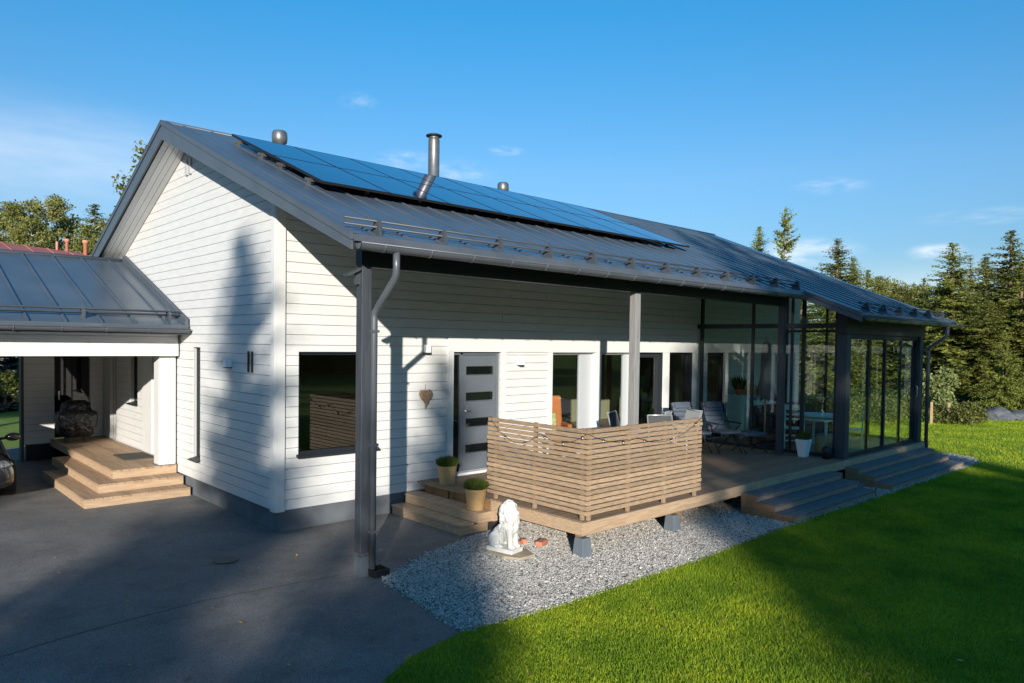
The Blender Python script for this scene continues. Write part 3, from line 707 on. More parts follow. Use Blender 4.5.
mb.tube([(CX0, CR_Y, CR_Z + .01), (CX1, CR_Y, CR_Z + .01)], .045, 8)
croof = mb.build('roof', M['roof'], cp)
mb = MB(); mb.hexa([(-.10, CE_Y, cz(CE_Y) + .002), (-.036, CE_Y, cz(CE_Y) + .002), (-.036, CR_Y, CR_Z + .002), (-.10, CR_Y, CR_Z + .002), (-.085, CE_Y, cz(CE_Y) + .09), (-.036, CE_Y, cz(CE_Y) + .12), (-.036, CR_Y, CR_Z + .14), (-.085, CR_Y, CR_Z + .11)])
mb.build('wall_flashing', M['roofdark'], croof)
mb = MB()
for off in (.08, .14):
    a = Vector((CX0, CE_Y + .28, cz(CE_Y + .28))) + CN * off; b = Vector((-.10, CE_Y + .28, cz(CE_Y + .28))) + CN * off; mb.tube([a, b], .018, 8)
x = -.28
while x > CX0:
    p = Vector((x, CE_Y + .2, cz(CE_Y + .2))); q = Vector((x, CE_Y + .36, cz(CE_Y + .36)))
    mb.prism([p - Vector((.02, 0, 0)), q - Vector((.02, 0, 0)), q + CN * .17 - Vector((.02, 0, 0)), p + CN * .12 - Vector((.02, 0, 0))], (.04, 0, 0)); x -= 1.3
mb.build('snow_guard', M['roofdark'], croof)
mb = gutter(CE_Y - .07, CE_Z - .07, CX0, -.04, .062); mb.build('gutter', M['gutter'], cp)
mb = MB(); mb.box(CX0, -.04, CE_Y - .004, CE_Y + .02, CE_Z - .16, CE_Z - .032); mb.build('eave_board', M['roofdark'], croof)
mb = MB(); mb.box(CX0, -.04, CE_Y + .03, 10.6, 2.79, 2.82)
mb.build('soffit', M['trim'], croof)
mb = MB(); mb.box(CX0, -.04, 3.85, 3.99, 2.395, 2.61); mb.build('front_beam', M['trim'], cp, .004)
mb = MB(); siding(mb, 'y', 3.88, -1, CX0, -.04, 2.615, 2.79, (), None, .12); mb.build('fascia_boards', [M['siding'], M['groove']], cp)
mb = MB(); mb.box(-.32, -.04, 4.0, 4.28, .46, 2.39); st = mb.build('white_pier', M['trim'], cp, .004)
MB().box(-.34, -.03, 3.98, 4.30, .43, .459).build('pier_cap', M['roofdark'], st)
mb = MB(); siding(mb, 'y', 9.0, -1, -1.55, -.02, .36, 2.72, [(-.98, -.28, .36, 2.42)]); mb.build('storage_wall', [M['siding'], M['groove']], cp)
mb = MB(); mb.box(-1.60, -1.551, 8.97, 9.22, .0, 2.72); mb.build('storage_end_wall', M['post'], cp)
mb = MB(); mb.box(-1.50, -.02, 9.03, 9.2, 0, .355); mb.build('storage_plinth', M['black'], cp)
mb = MB(); mb.box(-.97, -.29, 9.05, 9.09, .46, 2.41); sd = mb.build('storage_door', M['darkglass'], cp)
mb = MB(); mb.box(-.90, -.87, 9.03, 9.049, 1.3, 1.5); mb.build('handle', M['steel'], sd)
for x in (-7.0,): MB().box(x - .1, x + .1, 3.87, 4.07, 0, 2.394).build('carport_post', M['trim'], cp)
MB().box(-7.1, -6.9, 9.8, 10.0, 0, 2.7).build('carport_post', M['trim'], cp)
# entrance platform
pf = thing('side_steps', 'warm tan wooden platform with two steps at the carport side door', 'steps', (-.7, 5.5, 0), 'outdoor wooden steps')
for x0, y0, y1, z in ((-1.06, 3.06, 9.02, .45), (-1.36, 3.15, 7.2, .30), (-1.64, 3.22, 6.5, .15)):
    mb = MB(); x1 = -.03; n = round((x1 - x0) / .137) ; w = (x1 - x0) / n
    ya = {.45: 3.98, .30: 3.62, .15: 3.27}[z]
    for i in range(n): mb.box(x0 + i * w + .004, x0 + (i + 1) * w - .004, ya - .012, y1, z - .028, z)
    mb.build('tread', M['entry'], pf)
    xr = -.34 if z == .45 else (-.20 if z == .30 else .02)
    mb = MB(); mb.box(x0, x1 if z < .4 else x1, ya, ya + .028, z - .148, z - .029); mb.box(x0, x0 + .028, ya + .029, y1, z - .148, z - .029); mb.build('riser', M['deckrim'], pf, .002)
tag(rebase(MB().box(-.62, -.10, 4.95, 5.75, .4505, .466).build('door_mat', M['rubber'])), 'dark grey door mat on the side platform before the door', 'door mat')

# covered barbecue
bb = MB(); rng = random.Random(3)
nu, prof = 36, [(.24, .0), (.30, .06), (.35, .25), (.38, .45), (.385, .60), (.36, .68), (.27, .72), (.26, .82), (.24, .93), (.17, .99), (.02, 1.0)]
P = []; fs = []
for j, (r_, z) in enumerate(prof):
    for k in range(nu):
        a = 2 * math.pi * k / nu; ca, sa = abs(math.cos(a)) ** 4, abs(math.sin(a)) ** 4; rr = r_ / (ca + sa) ** .25 * (1 + .06 * math.sin(9 * a + j * 1.3) + .05 * rng.uniform(-1, 1))
        P.append((rr * math.cos(a) * 1.15, rr * math.sin(a) * .85, z))
for j in range(len(prof) - 1):
    for k in range(nu): fs.append((j * nu + k, j * nu + (k + 1) % nu, (j + 1) * nu + (k + 1) % nu, (j + 1) * nu + k))
bq = thing('barbecue', 'barbecue wrapped in a shiny black cover beside the storage door', 'barbecue', (-.74, 8.15, .452))
bb.add([(p[0] * .88, p[1] * .88, p[2] * .78 + .12) for p in P], fs, True); bb.build('cover', M['tarp'], bq, local=True)
for sx in (-.17, .17):
    MB().box(sx - .02, sx + .02, -.12, -.08, 0, .2).build('leg', M['black'], bq, local=True); MB().box(sx - .02, sx + .02, .08, .12, 0, .2).build('leg', M['black'], bq, local=True)

# ================================================================== WALL FITTINGS
def wall_lamp(label, p, axis):
    t = thing('wall_lamp', label, 'wall lamp', p, 'white box wall lamps')
    if axis == 'y':
        MB().box(-.045, .045, -.10, -.002, .03, .16).build('lamp_body', M['white'], t, .004, True); MB().box(-.05, .05, -.105, -.002, .018, .0295).build('lamp_edge', M['frame'], t, 0, True)
    else:
        MB().box(-.10, -.002, -.045, .045, .03, .16).build('lamp_body', M['white'], t, .004, True); MB().box(-.105, -.002, -.05, .05, .018, .0295).build('lamp_edge', M['frame'], t, 0, True)
wall_lamp('white box lamp on the wall left of the front door, above the twig heart', (2.53, 0, 2.50), 'y')
wall_lamp('white box lamp on the wall right of the front door', (4.62, 0, 2.28), 'y')
wall_lamp('white box lamp on the gable wall beside the slit window', (0, 1.60, 2.24), 'x')
hn = thing('house_number', 'pair of dark upright bars like number 11 on the gable wall', 'house number', (0, .84, 2.22))
for dy in (-.065, .065): MB().box(-.03, -.002, dy - .014, dy + .014, 0, .31).build('numeral', M['frame'], hn, .003, True)
# twig heart
mb = MB(); pts = []
for k in range(40):
    t = 2 * math.pi * k / 40; x = 16 * math.sin(t) ** 3; y = 13 * math.cos(t) - 5 * math.cos(2 * t) - 2 * math.cos(3 * t) - math.cos(4 * t)
    pts.append((2.52 + x * .0075, 0, 1.83 + (y if y > 0 else y * 1.0) * .0085))
poly = [(p[0], -.06, p[2]) for p in pts]
mb.prism(poly, (0, .045, 0))
rng = random.Random(2)
for k in range(60):
    a = rng.choice(poly); b = rng.choice(poly); b = (b[0] * .35 + a[0] * .65, a[1], b[2] * .35 + a[2] * .65)
    mb.tube([(a[0], -.065, a[2]), (b[0], -.07, b[2])], .006, 5)
mb.tube([(2.52, -.04, 1.70), (2.515, -.04, 1.62)], [.02, .008], 6); mb.tube([(2.52, -.03, 1.9), (2.52, -.02, 2.02)], .004, 5)
tag(rebase(mb.build('twig_heart', M['twig'], None, .012)), 'brown twig heart hanging on the white wall left of the front door', 'decoration')

# ================================================================== POTS, STATUE, BITS
def tuft(mb, c, r, h, n, seed, wid=.012):
    rg = random.Random(seed)
    for _ in range(n):
        a = rg.uniform(0, 2 * math.pi); q = r * math.sqrt(rg.random()); b = Vector((c[0] + q * math.cos(a) * .7, c[1] + q * math.sin(a) * .7, c[2]))
        lean = Vector((math.cos(a), math.sin(a), 0)) * q * .55 + Vector((rg.uniform(-1, 1), rg.uniform(-1, 1), 0)) * .03
        hh = h * rg.uniform(.6, 1.0) * (1 - .35 * (q / r) ** 2); t = b + lean + Vector((0, 0, hh)); m = b.lerp(t, .6) + Vector((rg.uniform(-1, 1), rg.uniform(-1, 1), 0)) * .01
        s = Vector((rg.uniform(-1, 1), rg.uniform(-1, 1), rg.uniform(-.3, .3))).normalized() * wid
        mb.add([b - s * .5, b + s * .5, m + s * .7, t, m - s * .7], [(0, 1, 2, 3, 4)])
def wicker_pot(label, loc):
    t = thing('potted_plant', label, 'potted plant', loc, 'wicker pots by the front door')
    mb = MB(); prof = [(.115, 0)]
    for i in range(1, 27):
        z = i / 26 * .28; prof.append((.115 + .035 * z / .28 + (.004 if i % 2 else -.002), z))
    prof += [(.158, .285), (.158, .30), (.14, .30), (.135, .25)]
    mb.lathe(prof, (0, 0, 0), 32, False); p = mb.build('pot', M['wicker'], t, local=True)
    MB().lathe([(.01, .262), (.134, .262)], (0, 0, 0), 16).build('soil', M['soil'], p, local=True)
    mb = MB(); tuft(mb, (0, 0, .26), .155, .22, 900, hash(label) % 99, .011); mb.build('plant', M['herb'], t, local=True, recalc=False)
wicker_pot('wicker pot with a bushy herb beside the grey front door frame', (2.60, -.52, .456))
wicker_pot('wicker pot with a bushy herb on the front step next to the slat screen', (2.27, -1.62, .304))
# lion statue on a stone slab
tag(rebase(MB().prism([(1.62, -2.95, .0), (1.72, -3.14, .0), (1.98, -3.14, .0), (2.06, -2.9, .0), (1.95, -2.62, .0), (1.66, -2.62, .0)], (0, 0, .045)).build('stone_slab', M['paver'], None, .008)), 'worn tan flagstone lying on the gravel under the white statue', 'flagstone')
lion = thing('stone_statue', 'white stone statue of a seated maned lion on its plinth by the gravel', 'statue', (1.80, -2.80, .046))
lion.rotation_euler = (0, 0, R(-78)); lion.scale = (1.02, 1.02, 1.02)
MB().box(-.23, .17, -.12, .12, 0, .055).build('plinth', M['statue'], lion, .01, True)
mb = MB()
mb.ell((-.115, .0, .175), .095, .095, .125); mb.ell((-.06, 0, .23), .10, .085, .115); mb.ell((.03, 0, .27), .088, .085, .16)
mb.ell((-.13, -.085, .14), .085, .035, .105); mb.ell((-.13, .085, .14), .085, .035, .105)                # haunches
for s in (-1, 1):
    mb.tube([(.075, .055 * s, .30), (.095, .055 * s, .16), (.10, .055 * s, .07)], [.05, .038, .034], 12)       # forelegs
    mb.ell((.115, .055 * s, .075), .055, .036, .028); mb.ell((-.055, .10 * s, .075), .075, .034, .028)
    mb.ell((.075, .07 * s, .575), .022, .014, .028)                                                        # ears
mb.ell((.065, 0, .52), .082, .08, .088); mb.ell((.135, 0, .495), .05, .045, .042); mb.ell((.165, 0, .508), .016, .02, .014)
mb.ell((.05, 0, .41), .098, .10, .135)
rg = random.Random(5)
for k in range(120):                                                                                        # mane locks
    a = rg.uniform(0, 2 * math.pi); z = rg.uniform(.27, .62); rr = (.11 if z < .5 else .11 * max(.2, 1 - ((z - .5) / .13) ** 2))
    x = .035 + rr * math.cos(a); y = rr * math.sin(a)
    if x > .09 and z > .44: continue
    mb.ell((x, y, z), .024, .024, .038, 8, 6)
mb.tube([(-.19, 0, .09), (-.20, -.06, .085), (-.15, -.115, .08), (-.06, -.13, .075)], [.02, .018, .018, .026], 8)
body = mb.build('lion_body', M['statue'], lion, 0, True)
rm = body.modifiers.new('remesh', 'REMESH'); rm.mode = 'VOXEL'; rm.voxel_size = .0085; rm.use_smooth_shade = True
sm = body.modifiers.new('smooth', 'SMOOTH'); sm.iterations = 2; sm.factor = .5
for (x, y, s, a, lab) in ((2.42, -2.82, (.20, .10, .065), 20, 'largest red brick lying on the gravel nearest the deck footing'), (2.30, -2.60, (.08, .08, .06), 55, 'broken red brick piece between the statue and the other bricks'), (2.20, -2.62, (.075, .07, .055), 10, 'small broken red brick piece closest to the white statue')):
    o = MB().box(-s[0] / 2, s[0] / 2, -s[1] / 2, s[1] / 2, 0, s[2]).build('brick', M['brick'], None, .006)
    o.location = (x, y, .012); o.rotation_euler = (0, 0, R(a)); tag(o, lab, 'brick', 'red bricks on the gravel')
o = MB().lathe([(.02, 0), (.15, 0), (.15, .008), (.13, .012), (.02, .014)], (0, 0, 0), 24, False).build('drain_cover', M['rust']); o.location = (-1.0, -.80, .009)
tag(o, 'rusty round drain cover set in the asphalt drive', 'drain cover')
mb = MB(); mb.box(-.10, -.085, -.10, .10, 0, .085); mb.box(.085, .10, -.10, .10, 0, .085); mb.box(-.0849, .0849, -.10, -.085, 0, .085); mb.box(-.0849, .0849, .085, .10, 0, .085); mb.box(-.0848, .0848, -.0848, .0848, 0, .03)
o = mb.build('drain_hopper', M['black'], None, .006); o.location = (.10, -2.46, .006); tag(o, 'black plastic rainwater hopper at the foot of the veranda downpipe', 'drain hopper')

# white tapered planter
pl = thing('planter', 'tall white tapered square planter with a leafy plant outside the sunroom', 'planter', (10.02, -2.80, .457))
MB().hexa([(-.075, -.075, 0), (.075, -.075, 0), (.075, .075, 0), (-.075, .075, 0), (-.125, -.125, .36), (.125, -.125, .36), (.125, .125, .36), (-.125, .125, .36)]).build('pot', M['white'], pl, .008, True)
mb = MB(); tuft(mb, (0, 0, .34), .13, .22, 120, 8, .035); mb.build('plant', M['herb'], pl, local=True, recalc=False)
# watering can
wc = thing('watering_can', 'dark watering can in front of the sunroom corner column', 'watering can', (10.16, -3.22, .457))
MB().lathe([(.07, 0), (.10, .02), (.09, .18), (.075, .24)], (0, 0, 0), 16).build('can', M['black'], wc, local=True)
MB().tube([(.07, 0, .05), (.2, -.03, .22), (.25, -.04, .27)], [.018, .014, .03], 8).build('spout', M['black'], wc, local=True)
MB().tube([(-.08, 0, .05), (-.15, 0, .14), (-.08, 0, .25), (.02, 0, .27)], .010, 6).build('handle', M['black'], wc, local=True)

# ================================================================== FURNITURE ON THE VERANDA
def sling_chair(label, loc, a, fab, frm):
    t = thing('garden_chair', label, 'chair', loc, 'sling garden chairs behind the slat screen', R(a))
    MB().hexa([(-.23, -.02, .43), (.23, -.02, .43), (.23, .42, .44), (-.23, .42, .44), (-.23, -.02, .45), (.23, -.02, .45), (.23, .42, .46), (-.23, .42, .46)]).build('seat', fab, t, .004, True)
    MB().hexa([(-.22, -.03, .47), (.22, -.03, .47), (.22, -.17, .96), (-.22, -.17, .96), (-.22, -.012, .48), (.22, -.012, .48), (.22, -.152, .965), (-.22, -.152, .965)]).build('backrest', fab, t, .004, True)
    for s in (-1, 1):
        MB().tube([(.25 * s, .42, 0), (.25 * s, .42, .64), (.25 * s, .38, .66), (.25 * s, -.06, .65)], .014, 8).build('front_leg', frm, t, local=True)
        MB().tube([(.25 * s, -.16, 0), (.24 * s, -.02, .44), (.235 * s, -.17, .98)], .014, 8).build('rear_leg', frm, t, local=True)
        MB().box(.25 * s - .025, .25 * s + .025, -.08, .43, .667, .685).build('armrest', frm, t, .004, True)
    MB().tube([(-.235, -.17, .98), (.235, -.17, .98)], .014, 8).build('top_rail', frm, t, local=True)
sling_chair('dark sling garden chair with silver arm right of the orange armchair window', (6.25, -1.05, ZT), 200, M['fabricdark'], M['chairframe'])
sling_chair('dark sling garden chair just left of the grey veranda post', (6.35, -1.95, ZT), 150, M['fabricdark'], M['chairframe'])
sling_chair('light grey sling garden chair just right of the veranda post', (7.15, -1.30, ZT), 20, M['fabric'], M['chairframe'])
sling_chair('light grey sling garden chair in front of the third tall pane', (7.70, -1.55, ZT), 70, M['fabric'], M['chairframe'])
tb = thing('garden_table', 'dark topped garden table behind the slat screen', 'table', (5.2, -1.4, ZT))
MB().box(-.85, .85, -.45, .45, .70, .735).build('table_top', M['tabletop'], tb, .006, True)
for sx in (-1, 1):
    for sy in (-1, 1): MB().box(.76 * sx - .03, .76 * sx + .03, .38 * sy - .03, .38 * sy + .03, 0, .699).build('leg', M['chairframe'], tb, .004, True)
def recliner(label, loc, a):
    t = thing('reclining_chair', label, 'chair', loc, 'padded reclining chairs on the veranda', R(a))
    mb = MB()
    for i in range(4): mb.box(-.25, .25, .0 + i * .125 + .003, (i + 1) * .125 - .003 + .0, .40, .46)
    mb.build('seat', M['cushion'], t, .02, True)
    mb = MB()
    for i in range(6):
        p = Vector((0, -.02 - .034 * i, .44 + .098 * i)); mb.bar(p, p + Vector((0, -.032, .094)), .50, .055, (0, 1, .3))
    mb.build('backrest', M['cushion'], t, .015, True)
    MB().bar((0, -.16, .90), (0, -.20, 1.03), .40, .09, (0, 1, .3)).build('head_pillow', M['cushion'], t, .02, True)
    for s in (-1, 1):
        MB().tube([(.28 * s, .48, 0), (.28 * s, .10, .40), (.28 * s, -.24, 1.05)], .014, 8).build('side_frame', M['chairdark'], t, local=True)
        MB().tube([(.28 * s, -.30, 0), (.28 * s, .40, .58)], .014, 8).build('cross_leg', M['chairdark'], t, local=True)
        MB().box(.28 * s - .03, .28 * s + .03, -.12, .42, .60, .63).build('armrest', M['chairdark'], t, .008, True)
recliner('padded reclining chair facing out beside the sunroom glass', (9.45, -1.15, ZT), 158)
recliner('padded reclining chair partly hidden behind the slat screen end', (8.75, -.85, ZT), 165)
ft = thing('footstool', 'low cross-legged padded footstool in front of the recliner', 'footstool', (9.75, -1.75, ZT), None, R(-20))
MB().box(-.28, .28, -.22, .22, .36, .43).build('cushion', M['cushion'], ft, .02, True)
for s in (-1, 1):
    MB().tube([(.26 * s, -.24, 0), (.26 * s, .2, .36)], .013, 8).build('leg', M['chairdark'], ft, local=True); MB().tube([(.26 * s, .24, 0), (.26 * s, -.2, .36)], .013, 8).build('leg', M['chairdark'], ft, local=True)

# inside the sunroom
cb = thing('cabinet', 'pale mint painted cabinet against the white wall inside the sunroom', 'cabinet', (12.15, -.28, ZT))
MB().box(-.52, .52, -.22, .22, .06, 1.02).build('carcass', M['mint'], cb, .004, True); MB().box(-.55, .55, -.25, .23, 1.021, 1.05).build('top', M['mint'], cb, .004, True)
for s in (-1, 1): MB().box(min(.01 * s, .49 * s), max(.01 * s, .49 * s), -.24, -.221, .10, .98).build('door', M['mint'], cb, .004, True)
for sx in (-1, 1):
    for sy in (-1, 1): MB().box(.46 * sx - .03, .46 * sx + .03, .18 * sy - .03, .18 * sy + .03, 0, .059).build('leg', M['mint'], cb, 0, True)
vp = thing('potted_plant', 'grassy house plant in a terracotta pot on the mint cabinet', 'potted plant', (11.80, -.30, ZT + 1.051))
MB().lathe([(.07, 0), (.10, .14), (.105, .15), (.09, .15)], (0, 0, 0), 16).build('pot', M['brick'], vp, local=True); mb = MB(); tuft(mb, (0, 0, .13), .16, .42, 200, 4, .018); mb.build('plant', M['herb'], vp, local=True, recalc=False)
for i, (x, s, lab) in enumerate(((12.08, .8, 'smaller round wicker basket on the mint cabinet'), (12.42, 1.15, 'bigger round wicker basket at the right end of the mint cabinet'))):
    mb = MB(); mb.lathe([(.09 * s, 0), (.12 * s, .06 * s), (.125 * s, .12 * s), (.11 * s, .2 * s), (.10 * s, .2 * s)], (0, 0, 0), 18); o = mb.build('basket', M['wicker']); o.location = (x, -.30, ZT + 1.052); tag(o, lab, 'basket', 'wicker baskets')
for (x, y, s, lab) in ((10.72, -2.92, 1.5, 'tall round wicker basket on the sunroom floor behind the white planter'), (10.75, -3.15, 1.1, 'low round wicker basket on the sunroom floor near the corner column')):
    mb = MB(); mb.lathe([(.10 * s, 0), (.125 * s, .05 * s), (.125 * s, .2 * s), (.11 * s, .25 * s), (.10 * s, .25 * s)], (0, 0, 0), 18); o = mb.build('basket', M['wicker']); o.location = (x, y, ZT + .001); tag(o, lab, 'basket', 'wicker baskets')
pa = thing('parasol', 'folded grey parasol on a wooden pole inside the sunroom', 'parasol', (10.95, -1.45, ZT))
mb = MB(); nu = 24; P = []; fs = []; prof = [(.03, 2.38), (.08, 2.30), (.10, 2.1), (.105, 1.65), (.12, 1.5), (.19, 1.18), (.235, 1.08), (.18, 1.06)]
for j, (r_, z) in enumerate(prof):
    for k in range(nu):
        a = 2 * math.pi * k / nu; rr = r_ * (1 + .16 * math.cos(8 * a)); P.append((rr * math.cos(a), rr * math.sin(a), z - (.04 * math.cos(8 * a) if j > 5 else 0)))
for j in range(len(prof) - 1):
    for k in range(nu): fs.append((j * nu + k, j * nu + (k + 1) % nu, (j + 1) * nu + (k + 1) % nu, (j + 1) * nu + k))
mb.add(P, fs, True); mb.lathe([(.03, 2.36), (.012, 2.45)], (0, 0, 0), 8); mb.build('canopy', M['parasol'], pa, local=True)
MB().tube([(0, 0, .05), (0, 0, 2.3)], .024, 10).build('pole', M['wood'], pa, local=True); MB().lathe([(.25, 0), (.25, .05), (.05, .07), (.04, .2)], (0, 0, 0), 20).build('base', M['black'], pa, local=True)
sf = thing('sofa', 'dark wicker corner sofa with dark cushions inside the sunroom', 'sofa', (13.0, -1.0, ZT))
MB().box(-1.1, 1.1, -.4, .4, .05, .30).build('base', M['sofa'], sf, .02, True); MB().box(-1.1, 1.1, .25, .42, .31, .80).build('backrest', M['sofa'], sf, .04, True)
for s in (-1, 1): MB().box(1.02 * s - .10, 1.02 * s + .10, -.4, .24, .31, .6).build('armrest', M['sofa'], sf, .03, True)
for x in (-.5, .5): MB().box(x - .42, x + .42, -.38, .22, .302, .44).build('seat_cushion', M['fabricdark'], sf, .03, True)
ac = thing('armchair', 'dark wicker armchair behind the folded parasol in the sunroom', 'armchair', (12.0, -1.35, ZT), None, R(-60))
MB().box(-.38, .38, -.38, .38, .05, .34).build('base', M['sofa'], ac, .03, True); MB().box(-.38, .38, .24, .40, .341, .85).build('backrest', M['sofa'], ac, .05, True)
for s in (-1, 1): MB().box(.32 * s - .07, .32 * s + .07, -.38, .239, .341, .6).build('armrest', M['sofa'], ac, .03, True)
rt = thing('dining_table', 'round mint painted dining table inside the sunroom', 'table', (11.75, -2.35, ZT))
MB().lathe([(.52, .70), (.55, .715), (.55, .73), (.53, .74)], (0, 0, 0), 36, False).build('table_top', M['mint'], rt, 0, True); MB().lathe([(.44, .62), (.44, .699)], (0, 0, 0), 30, False).build('apron', M['mint'], rt, 0, True)
for k in range(4):
    a = R(45 + 90 * k); MB().lathe([(.035, 0), (.025, .1), (.035, .5), (.03, .619)], (.36 * math.cos(a), .36 * math.sin(a), 0), 10).build('leg', M['mint'], rt, 0, True)
def dchair(label, loc, a):
    t = thing('dining_chair', label, 'chair', loc, 'mint dining chairs in the sunroom', R(a))
    MB().box(-.21, .21, -.21, .21, .43, .46).build('seat', M['mint'], t, .006, True)
    for sx in (-1, 1):
        MB().box(.19 * sx - .02, .19 * sx + .02, .15, .19, 0, .429).build('front_leg', M['mint'], t, .003, True)
        MB().bar((.19 * sx, -.19, 0), (.19 * sx, -.22, .98), .04, .035, (0, 1, 0)).build('rear_leg', M['mint'], t, .003, True)
    for z, h in ((.92, .12), (.76, .04), (.66, .04)): MB().box(-.17, .17, -.228, -.206, z - h / 2, z + h / 2).build('back_rail', M['mint'], t, .003, True)
    for z in (.12, .24): MB().box(-.17, .17, .16, .18, z, z + .03).build('stretcher', M['mint'], t, 0, True)
dchair('mint painted dining chair on the left of the round sunroom table', (11.15, -2.02, ZT), -60)
dchair('mint painted dining chair on the right of the round sunroom table', (12.05, -2.98, ZT), 30)
# orange armchair behind the first tall pane
oc = thing('armchair', 'orange armchair seen through the tall window nearest the front door', 'armchair', (6.30, .85, .452), None, R(-32))
MB().box(-.36, .36, -.34, .34, .12, .42).build('seat', M['orange'], oc, .04, True); MB().hexa([(-.36, .24, .421), (.36, .24, .421), (.36, .40, .421), (-.36, .40, .421), (-.34, .34, 1.16), (.34, .34, 1.16), (.34, .46, 1.14), (-.34, .46, 1.14)]).build('backrest', M['orange'], oc, .04, True)
for s in (-1, 1):
    MB().box(.36 * s - .05, .36 * s + .05, -.34, .23, .42, .62).build('armrest', M['orange'], oc, .03, True)
    for y in (-.28, .28): MB().box(.30 * s - .02, .30 * s + .02, y - .02, y + .02, 0, .119).build('leg', M['wood'], oc, 0, True)
o = MB().box(-.21, .21, -.06, .06, 0, .40).build('cushion', M['floral'], None, .05); o.location = (6.22, .83, .885); o.rotation_euler = (R(-14), 0, R(-32)); tag(o, 'cream and olive patterned cushion on the orange armchair', 'cushion')

# ================================================================== CAR (front corner shows at the left edge)
car = thing('parked_car', 'dark car parked under the carport with its headlight showing', 'car', (-3.17, 6.60, 0))
car.scale = (1, 1, .93)
st_ = [(-2.15, .30, .55, .60, .55), (-2.10, .22, .72, .76, .66), (-1.95, .19, .82, .84, .74), (-1.6, .18, .92, .89, .78), (-1.15, .18, 1.00, .90, .80), (-.95, .18, 1.06, .90, .78), (-.3, .18, 1.45, .905, .64), (.5, .18, 1.50, .905, .64), (1.4, .18, 1.42, .90, .62), (1.9, .2, 1.10, .87, .66), (2.1, .3, .80, .78, .6)]
mb = MB(); P = []; fs = []; n = 22
for (y, zb, zt, w, wu) in st_:
    zbelt = min(.95, zb + (zt - zb) * .78)
    for k in range(n):
        t = k / (n - 1)                                # half loop from sill over roof to the other sill
        a = math.pi * t; cx = -math.cos(a); sz = math.sin(a)
        x = math.copysign(abs(cx) ** .45, cx); z = zb + (zt - zb) * (abs(sz) ** .55)
        ww = w if z < zbelt else w + (wu - w) * min(1, (z - zbelt) / max(.05, zt - zbelt))
        P.append((x * ww, y, z))
for j in range(len(st_) - 1):
    for k in range(n - 1): fs.append((j * n + k, j * n + k + 1, (j + 1) * n + k + 1, (j + 1) * n + k))
    fs.append((j * n + n - 1, j * n, (j + 1) * n, (j + 1) * n + n - 1))
fs.append(tuple(range(n))); fs.append(tuple(range((len(st_) - 1) * n, len(st_) * n))[::-1])
mb.add(P, fs, True); body = mb.build('body', M['carpaint'], car, local=True); sb = body.modifiers.new('sub', 'SUBSURF'); sb.levels = 1; sb.render_levels = 2
MB().hexa([(-.66, -1.0, 1.04), (.66, -1.0, 1.04), (.56, -.42, 1.40), (-.56, -.42, 1.40), (-.66, -1.02, 1.06), (.66, -1.02, 1.06), (.56, -.44, 1.42), (-.56, -.44, 1.42)]).build('windscreen', M['cargl'], car, 0, True)
for s in (-1, 1):
    hl = MB(); hl.ell((.64 * s, -1.99, .66), .17, .13, .075, 16, 10, Matrix.Rotation(R(26 * s), 3, 'Z')); hl.build('headlight', M['lamp'], car, 0, True)
    hl = MB(); hl.ell((.70 * s, -2.02, .42), .075, .05, .07, 12, 8); hl.build('fog_lamp', M['lamp'], car, 0, True)
    hl = MB(); hl.ell((.97 * s, -.75, .99), .12, .07, .08, 14, 10); hl.tube([(.78 * s, -.72, .96), (.95 * s, -.74, .98)], .025, 8); hl.build('mirror', M['carpaint'], car, 0, True)
    for y in (-1.35, 1.35):
        MBw = MB(); prof = [(.20, -.1), (.31, -.1), (.325, -.07), (.325, .07), (.31, .1), (.20, .1)]
        P = []; fs = []; nn = 28
        for r_, w_ in prof:
            for k in range(nn): a = 2 * math.pi * k / nn; P.append((.80 * s + w_, y + r_ * math.cos(a), .325 + r_ * math.sin(a)))
        for j in range(len(prof)):
            for k in range(nn): fs.append((j * nn + k, j * nn + (k + 1) % nn, ((j + 1) % len(prof)) * nn + (k + 1) % nn, ((j + 1) % len(prof)) * nn + k))
        MBw.add(P, fs, True); wh = MBw.build('wheel', M['tyre'], car, 0, True)
        rm_ = MB(); rm_.tube([(.80 * s - .08, y, .325), (.80 * s + .08, y, .325)], .205, 24); rm_.build('rim', M['steel'], wh, 0, True)
MB().box(-.45, .45, -2.17, -2.10, .36, .56).build('grille', M['black'], car, .02, True)

# ================================================================== GROUND
def sheet(name, pts, z, m, kind='structure'):
    mb = MB(); mb.add([(p[0], p[1], z) for p in pts], [tuple(range(len(pts)))]); o = mb.build(name, m, None, recalc=False); tag(o, None, None, None, kind); return o
lw = 1500
sheet('ground', [(-lw, -lw), (lw, -lw), (lw, lw), (-lw, lw)], 0.0, M['lawn'])
sheet('driveway', [(-16, 11.5), (-16, -14), (-4.4, -14), (-2.6, -8.5), (-1.75, -5.6), (-1.38, -4.80), (-.9, -4.52), (-.20, -4.38), (.06, -2.63), (1.1, -2.12), (2.1, -1.86), (3.0, -1.75), (3.0, 1.0), (0.2, 1.0), (.2, 11.5)], .004, M['asphalt'])
gp = [(.06, -2.63), (-.20, -4.38), (1.0, -4.50), (3.5, -4.54), (6.0, -4.45), (9.0, -4.53), (15.4, -4.55), (16.3, -4.2), (16.6, -3.6), (15.6, -2.9), (15.6, -.2), (3.0, -.2), (3.0, -1.75), (2.1, -1.86), (1.1, -2.12)]
sheet('gravel_bed', gp, .006, M['gravelbase'])
mb = MB(); jp = [(-8, -2.55), (-5, -2.38), (-3.46, -2.25), (-2.67, -2.10), (-1.73, -2.01), (-.9, -2.10), (-.16, -2.2)]
rg = random.Random(9); fine = []
